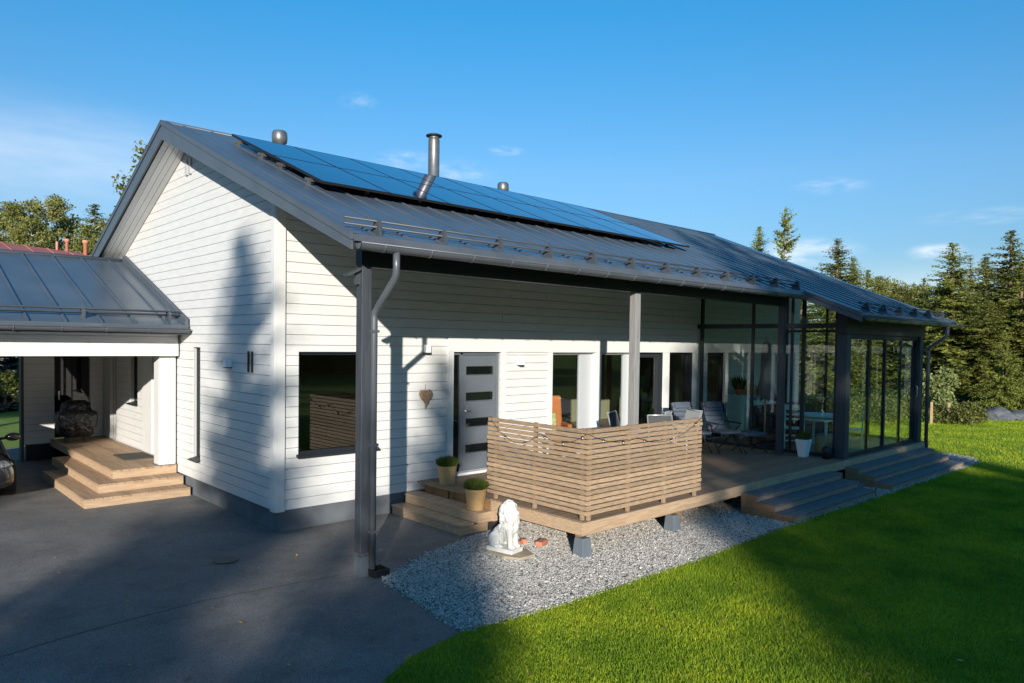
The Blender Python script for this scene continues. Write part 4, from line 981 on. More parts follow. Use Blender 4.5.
for a, b in zip(jp, jp[1:]):
    for k in range(8): t = k / 8; fine.append((a[0] + (b[0] - a[0]) * t, a[1] + (b[1] - a[1]) * t + rg.uniform(-.012, .012)))
for a, b in zip(fine, fine[1:]):
    w = .006; mb.add([(a[0], a[1] - w, .0065), (b[0], b[1] - w, .0065), (b[0], b[1] + w, .0065), (a[0], a[1] + w, .0065)], [(0, 1, 2, 3)])
tag(mb.build('driveway_joint', M['soil'], None, recalc=False), None, None, None, 'structure')

def npmesh(name, verts, faces_n, m, smooth=False):
    """verts (N,3) consecutive polygons of faces_n corners each"""
    me = bpy.data.meshes.new(name); nv = len(verts); nf = nv // faces_n
    me.vertices.add(nv); me.vertices.foreach_set('co', verts.astype(np.float32).ravel())
    me.loops.add(nv); me.loops.foreach_set('vertex_index', np.arange(nv, dtype=np.int32))
    me.polygons.add(nf); me.polygons.foreach_set('loop_start', np.arange(0, nv, faces_n, dtype=np.int32))
    me.materials.append(m); me.update(calc_edges=True)
    return me
def link(name, me, parent=None):
    o = bpy.data.objects.new(name, me); COL.objects.link(o)
    if parent: o.parent = parent
    return o
def inside(px, py, poly):
    res = np.zeros(len(px), bool); n = len(poly)
    for i in range(n):
        x0, y0 = poly[i]; x1, y1 = poly[(i + 1) % n]
        c = ((y0 > py) != (y1 > py)) & (px < (x1 - x0) * (py - y0) / ((y1 - y0) + 1e-12) + x0); res ^= c
    return res
# ---- grass blades (density falls with distance)
NR = np.random.default_rng(7)
drive = [(-16, 11.5), (-16, -14), (-4.4, -14), (-2.6, -8.5), (-1.75, -5.6), (-1.38, -4.80), (-.9, -4.52), (-.20, -4.38), (.06, -2.63), (1.1, -2.12), (2.1, -1.86), (3.0, -1.75), (3.0, 1.0), (0.2, 1.0), (.2, 11.5)]
def grass_pts(n, x0, x1, y0, y1):
    x = NR.uniform(x0, x1, n); y = NR.uniform(y0, y1, n)
    jx, jy = x + NR.normal(0, .022, n), y + NR.normal(0, .022, n)
    ok = ~inside(jx, jy, gp) & ~inside(jx, jy, drive)
    return x[ok], y[ok]
parts = []
for (n, x0, x1, y0, y1, s) in ((420000, -3, 7, -9.5, -4.2, 1.0), (240000, 7, 15, -9.5, -4.2, 1.25), (150000, 15, 34, -8, 1.0, 1.9), (50000, 4, 15, -13, -9.5, 1.4)):
    x, y = grass_pts(n, x0, x1, y0, y1); k = len(x)
    h = NR.uniform(.014, .040, k) * s ** .5 * np.where(NR.random(k) < .03, 1.7, 1); w = NR.uniform(.0022, .0045, k) * s * 1.15
    a = NR.uniform(0, 2 * np.pi, k); lean = NR.uniform(.1, .9, k) * h; la = NR.uniform(0, 2 * np.pi, k)
    b0 = np.stack([x - np.cos(a) * w, y - np.sin(a) * w, np.zeros(k)], 1); b1 = np.stack([x + np.cos(a) * w, y + np.sin(a) * w, np.zeros(k)], 1)
    t = np.stack([x + np.cos(la) * lean, y + np.sin(la) * lean, h], 1)
    parts.append(np.stack([b0, b1, t], 1).reshape(-1, 3))
go = link('grass', npmesh('grass', np.concatenate(parts), 3, M['grassblade'])); tag(go, 'short green mown lawn grass', 'grass', None, 'stuff')
k = 260; lx = NR.uniform(-6, 9, k); ly = NR.uniform(-8.5, 1.5, k); okl = ~((lx > 0) & (ly > -3.6)) ; lx, ly = lx[okl], ly[okl]; k = len(lx)
la = NR.uniform(0, 6.28, k); ls = NR.uniform(.012, .026, k); lz = np.where(inside(lx, ly, drive), .009, .03)
lq = np.stack([np.stack([lx + np.cos(la + d) * ls * m, ly + np.sin(la + d) * ls * m, lz + NR.uniform(0, .012, k)], 1) for d, m in ((0, 1.3), (1.57, .7), (3.14, 1.3), (4.71, .7))], 1).reshape(-1, 3)
M['leaf'] = mat('fallen_leaf', (.36, .22, .05), rough=.8, island=.6)
tag(link('fallen_leaves', npmesh('fallen_leaves', lq, 4, M['leaf'])), 'small yellow brown leaves fallen on the drive and lawn', 'leaves', None, 'stuff')
# ---- gravel stones
ico = np.array([(0, 0, 1), (.894, 0, .447), (.276, .851, .447), (-.724, .526, .447), (-.724, -.526, .447), (.276, -.851, .447), (.724, .526, -.447), (-.276, .851, -.447), (-.894, 0, -.447), (-.276, -.851, -.447), (.724, -.526, -.447), (0, 0, -1)])
ict = np.array([(0, 1, 2), (0, 2, 3), (0, 3, 4), (0, 4, 5), (0, 5, 1), (1, 6, 2), (2, 7, 3), (3, 8, 4), (4, 9, 5), (5, 10, 1), (6, 7, 2), (7, 8, 3), (8, 9, 4), (9, 10, 5), (10, 6, 1), (11, 7, 6), (11, 8, 7), (11, 9, 8), (11, 10, 9), (11, 6, 10)])
def stones_mesh(n, poly, xr, yr, smin, smax):
    x = NR.uniform(*xr, n); y = NR.uniform(*yr, n); ok = inside(x + NR.normal(0, .03, n), y + NR.normal(0, .03, n), poly); x, y = x[ok], y[ok]; k = len(x)
    s = NR.uniform(smin, smax, k) * NR.uniform(.7, 1.3, k) * np.where(NR.random(k) < .03, 1.8, 1)
    v = ico[None] * NR.uniform(.75, 1.25, (k, 12, 1)) * (s[:, None, None] * np.stack([NR.uniform(.7, 1.3, k), NR.uniform(.7, 1.3, k), NR.uniform(.5, .9, k)], 1)[:, None, :])
    a = NR.uniform(0, 2 * np.pi, k); c, sn = np.cos(a)[:, None], np.sin(a)[:, None]
    vx = v[..., 0] * c - v[..., 1] * sn; vy = v[..., 0] * sn + v[..., 1] * c
    v = np.stack([vx + x[:, None], vy + y[:, None], v[..., 2] + NR.uniform(.006, .016, k)[:, None]], 2)
    f = (ict[None] + 12 * np.arange(k)[:, None, None]).reshape(-1, 3)
    return v.reshape(-1, 3), f
v1, f1 = stones_mesh(150000, gp, (-.3, 6.6), (-4.6, -1.7), .0045, .0120); v2, f2 = stones_mesh(36000, gp, (6.0, 17), (-4.7, -2.9), .009, .018)
me = bpy.data.meshes.new('gravel'); vv = np.concatenate([v1, v2]); ff = np.concatenate([f1, f2 + len(v1)])
me.vertices.add(len(vv)); me.vertices.foreach_set('co', vv.astype(np.float32).ravel()); me.loops.add(ff.size); me.loops.foreach_set('vertex_index', ff.astype(np.int32).ravel())
me.polygons.add(len(ff)); me.polygons.foreach_set('loop_start', np.arange(0, ff.size, 3, dtype=np.int32)); me.materials.append(M['stones']); me.update(calc_edges=True)
tag(link('gravel', me), 'pale grey gravel around the deck', 'gravel', None, 'stuff')

# ================================================================== TREES
def nrm(a): return a / (np.linalg.norm(a, axis=-1, keepdims=True) + 1e-9)
def spruce_mesh(name, H, Rb, seed, m, zlow=.06, dens=1.0, sparse=0.0, droop=.30, twig=.30, pw=.8):
    rg = np.random.default_rng(seed); out = []
    nbr = int(H * 30 * dens)
    t = np.sort(rg.random(nbr) ** 1.08); irregular = rg.uniform(.78, 1.12, 40)
    for i in range(nbr):
        if rg.random() < sparse: continue
        z = H * (zlow + (1 - zlow) * min(t[i], .992)); rel = 1 - z / H
        a = rg.uniform(0, 2 * np.pi); sect = irregular[int(a / (2 * np.pi) * 8) + 8 * int(min(t[i], .999) * 5)]
        L = (Rb * rel ** pw * (.8 + 2 * t[i] if t[i] < .1 else 1) + .05) * rg.uniform(.5, 1.12) * sect
        d = np.array([np.cos(a), np.sin(a), 0]); up0 = .55 * (1 - rel) ** 2 + .02
        ns = max(3, int(L / .085)); s = np.linspace(.1, 1, ns)
        pz = z + L * (up0 * s - droop * s ** 2 * (.4 + rel)) + L * .14 * np.clip(s - .7, 0, 1)
        P = d[None] * (L * s)[:, None]; P[:, 2] = pz; side = np.array([-d[1], d[0], 0])
        for sg in (-1, 1, 0, 2):
            n = ns; tl = twig * (1.1 - .65 * s) * rg.uniform(.5, 1.25, n) * min(1.2, .30 + L / 2.0)
            if sg == 2: dirv = np.array([0, 0, -1])[None] + rg.normal(size=(n, 3)) * .35; tl = tl * .8
            elif sg: dirv = d[None] * rg.uniform(.3, .9, n)[:, None] + side[None] * sg * rg.uniform(.6, 1.1, n)[:, None] + np.array([0, 0, -1])[None] * rg.uniform(-.1, .6, n)[:, None]
            else: dirv = d[None] * rg.uniform(.3, .9, n)[:, None] + side[None] * rg.uniform(-.6, .6, n)[:, None] + np.array([0, 0, 1])[None] * rg.uniform(-.3, .7, n)[:, None]; tl = tl * .7
            dirv = nrm(dirv); w = nrm(np.cross(dirv, rg.normal(size=(n, 3)))) * (tl * .17 + .010)[:, None]
            Q = P + rg.normal(size=(n, 3)) * .03; tip = Q + dirv * tl[:, None]; mid = Q + dirv * (tl * .45)[:, None]
            out.append(np.stack([Q, mid + w, tip, mid - w], 1).reshape(-1, 3))
    return npmesh(name, np.concatenate(out), 4, m)
def trunk_mesh(name, H, r, m, bend=0.0, seed=0):
    mb = MB(); rg = random.Random(seed); pts = []; rad = []
    for i in range(9):
        t = i / 8; pts.append((bend * math.sin(t * 3) + rg.uniform(-1, 1) * .03, rg.uniform(-1, 1) * .03, H * t)); rad.append(r * (1 - .93 * t) * (1.25 if i == 0 else 1))
    mb.tube(pts, rad, 9); o = mb.build(name, m); me = o.data; bpy.data.objects.remove(o); return me
def leaf_mesh(name, centers, radii, n, size, m, seed, droop=0.0):
    rg = np.random.default_rng(seed); c = np.array(centers); r = np.array(radii); w = r ** 2 / np.sum(r ** 2)
    idx = rg.choice(len(c), n, p=w); d = nrm(rg.normal(size=(n, 3))); rad = r[idx] * rg.random(n) ** .45
    P = c[idx] + d * rad[:, None] * np.array([1, 1, .85]); P[:, 2] -= droop * rg.random(n) ** 2 * r[idx]
    a = nrm(rg.normal(size=(n, 3)) + np.array([0, 0, -.6])); b = nrm(np.cross(a, rg.normal(size=(n, 3)))); s = size * rg.uniform(.6, 1.3, n)
    q = np.stack([P, P + a * (s * .5)[:, None] + b * (s * .33)[:, None], P + a * s[:, None], P + a * (s * .5)[:, None] - b * (s * .33)[:, None]], 1).reshape(-1, 3)
    return npmesh(name, q, 4, m)
def tree(name, label, cat, p, crown, trunk, group, rot=0, sc=1.0):
    t = thing(name, label, cat, (p[0], p[1], 0), group, rot); t.scale = (sc, sc, sc) if not isinstance(sc, tuple) else sc
    link('trunk', trunk, t); link('crown', crown, t); return t
SP = [spruce_mesh('spruce_crown', 10, 2.5, 11, M['needle'], .08, 1.75), spruce_mesh('spruce_crown', 10, 2.2, 12, M['needle'], .06, 1.75, pw=.75), spruce_mesh('spruce_crown', 10, 2.8, 13, M['needle'], .03, 1.75, droop=.4, pw=.85),
      spruce_mesh('spruce_crown', 10, 1.6, 14, M['needle'], .22, .7, .2)]
TR = [trunk_mesh('spruce_trunk', 10, .15, M['bark'], 0, i) for i in range(4)]
YSP = spruce_mesh('young_spruce_crown', 6, 2.1, 21, M['needleyoung'], .02, 1.5, droop=.2)
YTR = trunk_mesh('young_trunk', 6, .09, M['bark'], 0, 7)
def place_sp(name, label, px, ytop, d, v, group, wid=1.0, rot=None, young=False):
    p = at(px, 345, d); H = at(px, ytop, d).z
    if not young: wid *= 2.05
    base = 6 if young else 10
    k = H / base
    return tree(name, label, 'tree', p, YSP if young else SP[v], YTR if young else TR[v], group, rot if rot is not None else px * .37, (k * wid, k * wid, k))
G = 'spruces at the edge of the garden'
for (px, yt, d, v, w, lab) in (
    (950, 243, 36, 0, 1.0, 'big spruce with a bare lower trunk above the leafy bush, right of the downpipe'),
    (1008, 231, 38, 2, .95, 'tallest spruce close to the right edge, rising behind the bright young spruce'),
    (983, 257, 43, 1, 1.0, 'dark spruce in the shade between the two big garden spruces'),
    (1034, 256, 40, 1, 1.1, 'spruce cut off by the right edge of the view'),
    (925, 296, 44, 2, 1.0, 'spruce just left of the big trunked one, above the gutter corner'),
    (968, 258, 50, 3, .7, 'thin spruce top between the big spruce and the dark one'),
    (1000, 268, 50, 1, .9, 'dark spruce behind the tallest one'),
    (1020, 262, 34, 0, 1.0, 'full green spruce between the tallest one and the right edge'),
    (987, 300, 34, 1, 1.1, 'lower spruce in front of the dark one, left of the bright young spruce'),
    (905, 292, 52, 0, 1.1, 'spruce behind the far roof corner'),
    (835, 239, 58, 0, .85, 'pointed spruce standing alone above the middle of the far roof slope'),
    (851, 258, 60, 1, .8, 'slim spruce just right of the lone pointed one above the roof'),
    (866, 270, 62, 2, .9, 'low spruce top third from the lone pointed one above the roof'),
    (757, 227, 60, 1, .55, 'small spruce top beside the tall pine above the roof'),
    (733, 264, 62, 1, .6, 'spruce hidden behind the ridge beside the small one'),
    (888, 300, 40, 2, 1.0, 'spruce seen through the sunroom front glass, second from its right column'),
    (862, 318, 38, 0, 1.1, 'spruce seen through the sunroom front glass nearest the corner column'),
    (826, 290, 36, 1, 1.2, 'spruce filling the sunroom side pane beside the corner column'),
    (800, 288, 42, 0, 1.2, 'spruce behind the sunroom back wall'),
    ):
    place_sp('spruce_tree', lab, px, yt, d, v, G, w)
place_sp('spruce_tree', 'bright young spruce with branches to the ground near the right edge', 1004, 330, 30, 0, G, 1.0, 1.0, True)
place_sp('spruce_tree', 'second bright young spruce cut off at the right edge', 1040, 340, 31, 0, G, .9, 2.0, True)
for i, (px, yt, d, w) in enumerate(((878, 276, 70, 1.5), (893, 284, 72, 1.5), (912, 284, 74, 1.2), (922, 278, 74, .8), (938, 285, 66, 1.2), (958, 275, 64, 1.2), (976, 285, 60, 1.3), (1018, 275, 60, 1.3), (1045, 270, 58, 1.3), (845, 300, 60, 1.2))):
    place_sp('forest_spruce', 'distant spruce deep in the forest behind the garden spruces', px, yt, d, i % 3, 'distant forest spruces', w * .8)
# tall pine with an open crown
def crown_from_limbs(H, z0, spread, nl, seed, cl=.45):
    rg = random.Random(seed); C = []; Rr = []; mb = MB()
    for i in range(nl):
        z = H * (z0 + (1 - z0) * (i + .3) / nl) ; a = i * 2.4 + rg.uniform(-.4, .4); rel = (1 - (i / nl)) ** .7
        L = spread * (.35 + .75 * rel) * rg.uniform(.55, 1.1)
        e = Vector((L * math.cos(a), L * math.sin(a), z + L * rg.uniform(.1, .5))); b = Vector((0, 0, z - .2 * L))
        mid = b.lerp(e, .55) + Vector((0, 0, .1 * L)); mb.tube([b, mid, e], [.03 + .02 * rel, .02, .008], 5)
        for q in (.55, .8, 1.0):
            pnt = b.lerp(e, q); C.append(tuple(pnt + Vector((rg.uniform(-.3, .3), rg.uniform(-.3, .3), rg.uniform(-.1, .3))) * cl)); Rr.append(cl * rg.uniform(.6, 1.2) * (.7 + .4 * q))
    return C, Rr, mb
def broad(label, name, px, ytop, d, spread, seed, leafm, barkm, group, n=7000, size=.20, z0=.35, nl=22, cl=.7, bend=.3, rtrunk=.16):
    p = at(px, 345, d); H = at(px, ytop, d).z
    C, Rr, mb = crown_from_limbs(H * .97, z0, spread, nl, seed, cl)
    t = thing(name, label, 'tree', (p.x, p.y, 0), group, seed * .7)
    tr = trunk_mesh('trunk', H * .95, rtrunk, barkm, bend, seed); link('trunk', tr, t)
    o = mb.build('limbs', barkm); o.parent = t
    link('crown', leaf_mesh('crown', C, Rr, n, size, leafm, seed, .6), t); return t
PINE = spruce_mesh('pine_crown', 10, 1.55, 91, M['needle'], .50, .55, .35, droop=.05, twig=.42, pw=.35)
pp = at(782, 345, 56); ph = at(782, 209, 56).z
tree('pine_tree', 'tall thin pine with an open crown above the middle of the far roof slope', 'tree', pp, PINE, TR[3], None, .4, (ph / 10 * .85, ph / 10 * .85, ph / 10))
GB = 'birches behind the red roofed house'
broad('leafy birch at the left edge behind the red roof', 'birch_tree', 12, 201, 52, 2.6, 41, M['leafbirch'], M['birchbark'], GB, 15000, .17, .22, 42, .55)
broad('tallest birch with pale forked trunk behind the red roof', 'birch_tree', 48, 194, 55, 2.7, 42, M['leafbirch'], M['birchbark'], GB, 15000, .17, .22, 44, .55)
broad('slim birch between the tallest one and the roof edge', 'birch_tree', 66, 212, 58, 1.6, 43, M['leafbirch'], M['birchbark'], GB, 9000, .17, .25, 34, .5)
broad('low bushy birch close to the house verge behind the pipes', 'birch_tree', 92, 222, 48, 2.3, 44, M['leafbirch'], M['birchbark'], GB, 13000, .16, .12, 38, .6)
broad('rounded birch left of the red pipes', 'birch_tree', 30, 218, 50, 2.2, 45, M['leafbirch'], M['birchbark'], GB, 13000, .16, .15, 38, .6)
GR = 'yellowish birches beyond the far roof slope'
broad('yellow green birch crown above the lower end of the far roof slope', 'birch_tree', 884, 279, 72, 2.8, 47, M['leafbirch'], M['birchbark'], GR, 9000, .2, .2, 36, .65)
broad('low yellow green birch crown just above the sunroom gutter corner', 'birch_tree', 913, 286, 70, 2.6, 48, M['leafbirch'], M['birchbark'], GR, 9000, .2, .2, 36, .65)
broad('birch peeping out behind the tall gable verge', 'birch_tree', 158, 152, 26, 1.55, 46, M['leafbirch'], M['birchbark'], None, 6000, .15, .4, 26, .45, .05, .12)
place_sp('spruce_tree', 'dark spruce top between the birches and the house verge', 95, 205, 62, 2, None, 1.0)
# garden bushes and young broadleaf tree near the far lawn edge
def bush(name, label, px, ytop, d, r, seed, m, n=4000, size=.10, group=None):
    p = at(px, 345, d); H = at(px, ytop, d).z; rg = random.Random(seed)
    C = [(rg.uniform(-r, r) * .7, rg.uniform(-r, r) * .7, H * rg.uniform(.25, .8)) for _ in range(14)]; Rr = [r * rg.uniform(.3, .55) for _ in C]
    t = thing(name, label, 'shrub', (p.x, p.y, 0), group)
    mb = MB()
    for c in C: mb.tube([(0, 0, 0), (c[0] * .5, c[1] * .5, c[2] * .6), c], [.03, .018, .006], 5)
    mb.build('stem', M['bark'], t, local=True); link('foliage', leaf_mesh('foliage', C, Rr, n, size, m, seed), t); return t
bush('leafy_bush', 'round yellow green leafy bush on the lawn edge below the big spruce', 962, 408, 26.5, .95, 51, M['leafbush'])
bush('leafy_bush', 'pale leaved tall shrub beside the wooden stake, right of the downpipe', 934, 362, 29, .75, 52, M['leafpale'], 3500, .12)
bush('leafy_bush', 'low dark leafy shrub on the lawn edge left of the round bush', 944, 420, 26.5, .6, 53, M['leafbush'], 2000, .09)
bush('leafy_bush', 'green shrub behind the sunroom seen through the side pane', 826, 392, 24, 1.0, 54, M['leafbush'], 4000, .10)
bush('leafy_bush', 'green shrub behind the sunroom seen through the front glass', 880, 395, 26, 1.3, 55, M['leafbush'], 5000, .10)
for (px, yt, d, lab) in ((933.5, 402, 26.0, 'left pale wooden stake standing on the lawn edge'), (951, 403, 26.5, 'right pale wooden stake in front of the spruce trunk')):
    p = at(px, 345, d); z = at(px, yt, d).z; o = MB().box(-.035, .035, -.035, .035, 0, z).build('wooden_stake', M['wood'], None, .004); o.location = (p.x, p.y, 0); tag(o, lab, 'stake', 'wooden stakes on the lawn edge')
def boulder(label, px, py, d, s, seed):
    p = at(px, 345, d); b = bmesh.new(); bmesh.ops.create_icosphere(b, subdivisions=3, radius=1)
    for v in b.verts:
        k = 1 + .35 * noise.noise(v.co * 1.3 + Vector((seed, 0, 0))) + .12 * noise.noise(v.co * 3.5 + Vector((0, seed, 0))); v.co = Vector((v.co.x * s[0], v.co.y * s[1], v.co.z * s[2])) * k
    me = bpy.data.meshes.new('boulder'); b.to_mesh(me); b.free(); me.materials.append(M['boulder'])
    o = link('boulder', me); o.location = (p.x, p.y, s[2] * .45); tag(o, label, 'boulder', 'boulders under the spruces')
boulder('largest pale grey boulder in the shade at the right edge of the lawn', 1000, 430, 28, (.65, .55, .32), 1)
boulder('low boulder left of the largest one in the shade of the spruces', 978, 430, 29, (.45, .4, .2), 2)
boulder('boulder cut off at the right edge of the view', 1022, 432, 28, (.6, .5, .25), 3)
# dark forest floor plants
n = 9000; P0 = at(985, 345, 34); x = NR.normal(size=n) * 6 + P0.x; y = NR.normal(size=n) * 6 + P0.y
und = leaf_mesh('undergrowth', [tuple(at(px, 345, d) * 1.0) [:2] + (.25,) for px in range(790, 1070, 9) for d in (32.5, 35, 39)], [.55] * len([0 for px in range(790, 1070, 9) for d in (32.5, 35, 39)]), 16000, .14, M['fern'], 61)
tag(link('undergrowth', und), 'dark low undergrowth at the foot of the spruces', 'undergrowth', None, 'stuff')
# blue spruce and bush seen through the carport
place_sp('blue_spruce', 'dark blue spruce seen through the carport opening', 19, 318, 27, 2, None, 1.5)
for o in bpy.data.objects:
    if o.name.startswith('blue_spruce'):
        for c in o.children:
            if c.name.startswith('crown'): c.data = c.data.copy(); c.data.materials[0] = M['needleblue']
bush('leafy_bush', 'sunlit yellow green shrub seen through the carport opening', 4, 368, 26, .8, 57, M['leafbush'], 3000, .10)

# ================================================================== RED ROOFED NEIGHBOUR
a = at(-90, 230.0, 29.0); b = at(108, 256.5, 36.6); zr = (a.z + b.z) / 2; A = Vector((a.x, a.y, 0)); Bv = Vector((b.x, b.y, 0)); ax = (Bv - A).normalized(); pr = Vector((ax.y, -ax.x, 0))
if (CAM - A).dot(pr) < 0: pr = -pr
nh = thing('neighbour_house', 'neighbouring house with a dull red metal roof behind the carport', 'house', ((A + Bv) / 2))
zrr = a.z; W_ = 4.6; ze = zrr - 2.2
mb = MB()
for s in (1, -1):
    e0, e1 = A + pr * W_ * s, Bv + pr * W_ * s
    mb.hexa([(A.x, A.y, a.z - .06), (Bv.x, Bv.y, b.z - .06), (e1.x, e1.y, b.z - 2.26), (e0.x, e0.y, a.z - 2.26), (A.x, A.y, a.z), (Bv.x, Bv.y, b.z), (e1.x, e1.y, b.z - 2.2), (e0.x, e0.y, a.z - 2.2)])
Ln = (Bv - A).length; k = .4
while k < Ln:
    q0 = A + ax * k; zz = a.z + (b.z - a.z) * k / Ln; q1 = q0 + pr * W_; mb.bar((q0.x, q0.y, zz + .02), (q1.x, q1.y, zz - 2.18), .03, .04); k += 1.0
nroof = mb.build('roof', M['redroof'], nh)
mb = MB(); c0, c1, c2, c3 = A + pr * 4.1 + ax * .4, Bv + pr * 4.1 - ax * .4, Bv - pr * 4.1 - ax * .4, A - pr * 4.1 + ax * .4
zt_ = min(a.z, b.z) - 2.35
mb.hexa([(q.x, q.y, 0) for q in (c0, c1, c2, c3)] + [(q.x, q.y, zt_) for q in (c0, c1, c2, c3)]); mb.build('wall', M['cream'], nh)
for f_, h0 in ((.25, 1.0), (.6, 1.0)):
    q = c0.lerp(c1, f_); q2 = c0.lerp(c1, f_ + .1); mb = MB(); mb.hexa([(q + pr * .01)[:2] + (h0,) if 0 else ((q + pr * .01).x, (q + pr * .01).y, h0), ((q2 + pr * .01).x, (q2 + pr * .01).y, h0), ((q2 + pr * .05).x, (q2 + pr * .05).y, h0), ((q + pr * .05).x, (q + pr * .05).y, h0), ((q + pr * .01).x, (q + pr * .01).y, h0 + 1.2), ((q2 + pr * .01).x, (q2 + pr * .01).y, h0 + 1.2), ((q2 + pr * .05).x, (q2 + pr * .05).y, h0 + 1.2), ((q + pr * .05).x, (q + pr * .05).y, h0 + 1.2)]); mb.build('window', M['darkglass'], nh)
for px, pt, pb, r_ in ((57, 241.5, 252.5, .055), (67, 239, 253, .075), (85.5, 240.5, 255, .095)):
    dd = 29.0 + (px + 90) / 198 * 7.6 - .35; p = at(px, pb, dd); tp = at(px, pt, dd)
    mb = MB(); h = tp.z - p.z; mb.lathe([(r_, -.35), (r_, h * .8), (r_ * (1.5 if px > 60 else 1), h * .82), (r_ * (1.5 if px > 60 else 1), h)], (p.x, p.y, p.z), 12); mb.build('chimney_pipe', M['redpipe'], nroof)

# ================================================================== TREES THAT SHADE THE PLACE (behind the viewpoint)
U = Vector((.652, .758, 0)); V = Vector((.758, -.652, 0))
GS = 'spruces across the drive whose shadows fall on the house'
SW = [spruce_mesh('spruce_crown', 10, 2.6, 31, M['needle'], .02, 1.5, pw=.62, twig=.36), spruce_mesh('spruce_crown', 10, 2.6, 32, M['needle'], .02, 1.3, pw=.62, twig=.36)]
def shade(s, T_, H, wid, v, lab):
    p = U * T_ + V * s; k = H / 10
    tree('spruce_tree', lab, 'tree', p, SW[v], TR[v], GS, s * 1.7, (wid, wid, k))
shade(-.75, -35, 12.95, 1.0, 0, 'spruce across the drive casting the pointed shadow on the gable wall')
shade(2.2, -35, 11.3, .75, 0, 'short spruce across the drive casting the shadow over the gravel corner')
shade(-.82, -37.5, 13.5, 1.0, 1, 'added spruce close behind the one that shades the gable wall, thickening its shadow')  # this copy and the next are added to thicken the shadows
shade(2.25, -37.5, 11.9, .75, 1, 'added short spruce close behind the one that shades the gravel corner, thickening its shadow')
shade(1.15, -36, 9.2, .80, 1, 'low spruce between the two across the drive, shading the middle of the asphalt')
shade(-1.9, -36.5, 8.5, .55, 1, 'low spruce at the left foot of the one that shades the gable wall')
shade(7.05, -36.5, 10.5, .80, 1, 'low spruce beyond the lawn filling the left end of the lawn shadow')
shade(8.95, -39, 11.5, .9, 1, 'low spruce beyond the lawn filling the middle of the lawn shadow')
shade(-5.8, -38, 12.6, .8, 0, 'spruce across the drive casting the shadow on the carport roof')
shade(8.3, -35, 17.0, .90, 1, 'tall spruce beyond the lawn casting the left edge of the lawn shadow')
shade(9.9, -37, 19.0, .95, 1, 'tallest spruce beyond the lawn, shading the middle of the veranda roof')
shade(11.6, -35, 18.0, .92, 1, 'tall spruce beyond the lawn shading the sunroom front')
shade(13.2, -38, 17.0, .85, 1, 'tall spruce beyond the lawn shading the sunroom corner')
shade(9.0, -43, 13.5, .85, 0, 'spruce added behind the tallest one beyond the lawn, filling gaps in the shadow')  # unseen second row added to close lit gaps in the shadow
shade(10.7, -44, 14.5, .85, 0, 'spruce added behind the tall row beyond the lawn, shading the garden stairs')
shade(9.0, -38.5, 17.6, .85, 1, 'tall spruce added to thicken the roof shadow, first from the left beyond the lawn')  # unseen copies added from here to deepen the far roof shade
shade(10.8, -40, 18.8, .9, 1, 'tall spruce added to thicken the roof shadow, second from the left beyond the lawn')
shade(12.5, -37, 17.6, .85, 1, 'tall spruce added to thicken the roof shadow, third from the left beyond the lawn')
shade(14.2, -38, 15.5, .75, 1, 'tall spruce added to thicken the roof shadow, at the right end beyond the lawn')
shade(7.2, -40, 10.8, .6, 0, 'shorter spruce beyond the lawn at the left end of the tall row')
rg = random.Random(77)
for i in range(64):                      # unseen wood added to block low sky light, kept low for the sun
    s_ = -46 + 92 * i / 63 + rg.uniform(-.6, .6); T_ = -37 - rg.uniform(0, 7)
    if -9.5 < s_ < 6.2: H = rg.uniform(5.6, 6.7)
    elif -14 < s_ <= -9.5: H = 9.5
    elif 6.2 <= s_ < 14.5: H = rg.uniform(8, 11)
    elif s_ >= 14.5: H = rg.uniform(7.2, 8.8)
    else: H = rg.uniform(13, 18)
    p = U * T_ + V * s_
    tree('forest_spruce', 'unseen spruce added on the sunny side, across the drive, to block low sky light', 'tree', p, SP[i % 3], TR[i % 3], 'unseen wood added across the drive to dim the sky light', i, (H / 10 * 1.5, H / 10 * 1.5, H / 10))
for i in range(26):                      # unseen wood added on the far left and right to dim the sky light
    q = Vector((-34 - rg.uniform(0, 6), -18 + 2.6 * i, 0)) if i < 16 else Vector((8 + 4.4 * (i - 16), -44 - rg.uniform(0, 6), 0))
    H = rg.uniform(12, 17)
    if i < 16 and i < 5: continue
    tree('forest_spruce', 'unseen spruce added at the side of the plot to block low sky light', 'tree', q, SP[i % 3], TR[i % 3], 'unseen wood added at the sides to dim the sky light', i, (H / 10 * 1.4, H / 10 * 1.4, H / 10))
# forest mirrored in the sunroom glass
for i, (az, d, H) in enumerate(((-14, 44, 11), (-20, 40, 12), (-25, 43, 11), (-30, 40, 12.5), (-36, 44, 11), (-9, 50, 10))):
    p = Vector((12 + d * math.cos(R(az)), -3.5 + d * math.sin(R(az)), 0)); tree('spruce_tree', 'spruce standing beyond the lawn to the right of the view', 'tree', p, SP[i % 3], TR[i % 3], 'spruces beyond the lawn mirrored in the glass', i * 1.1, H / 10)

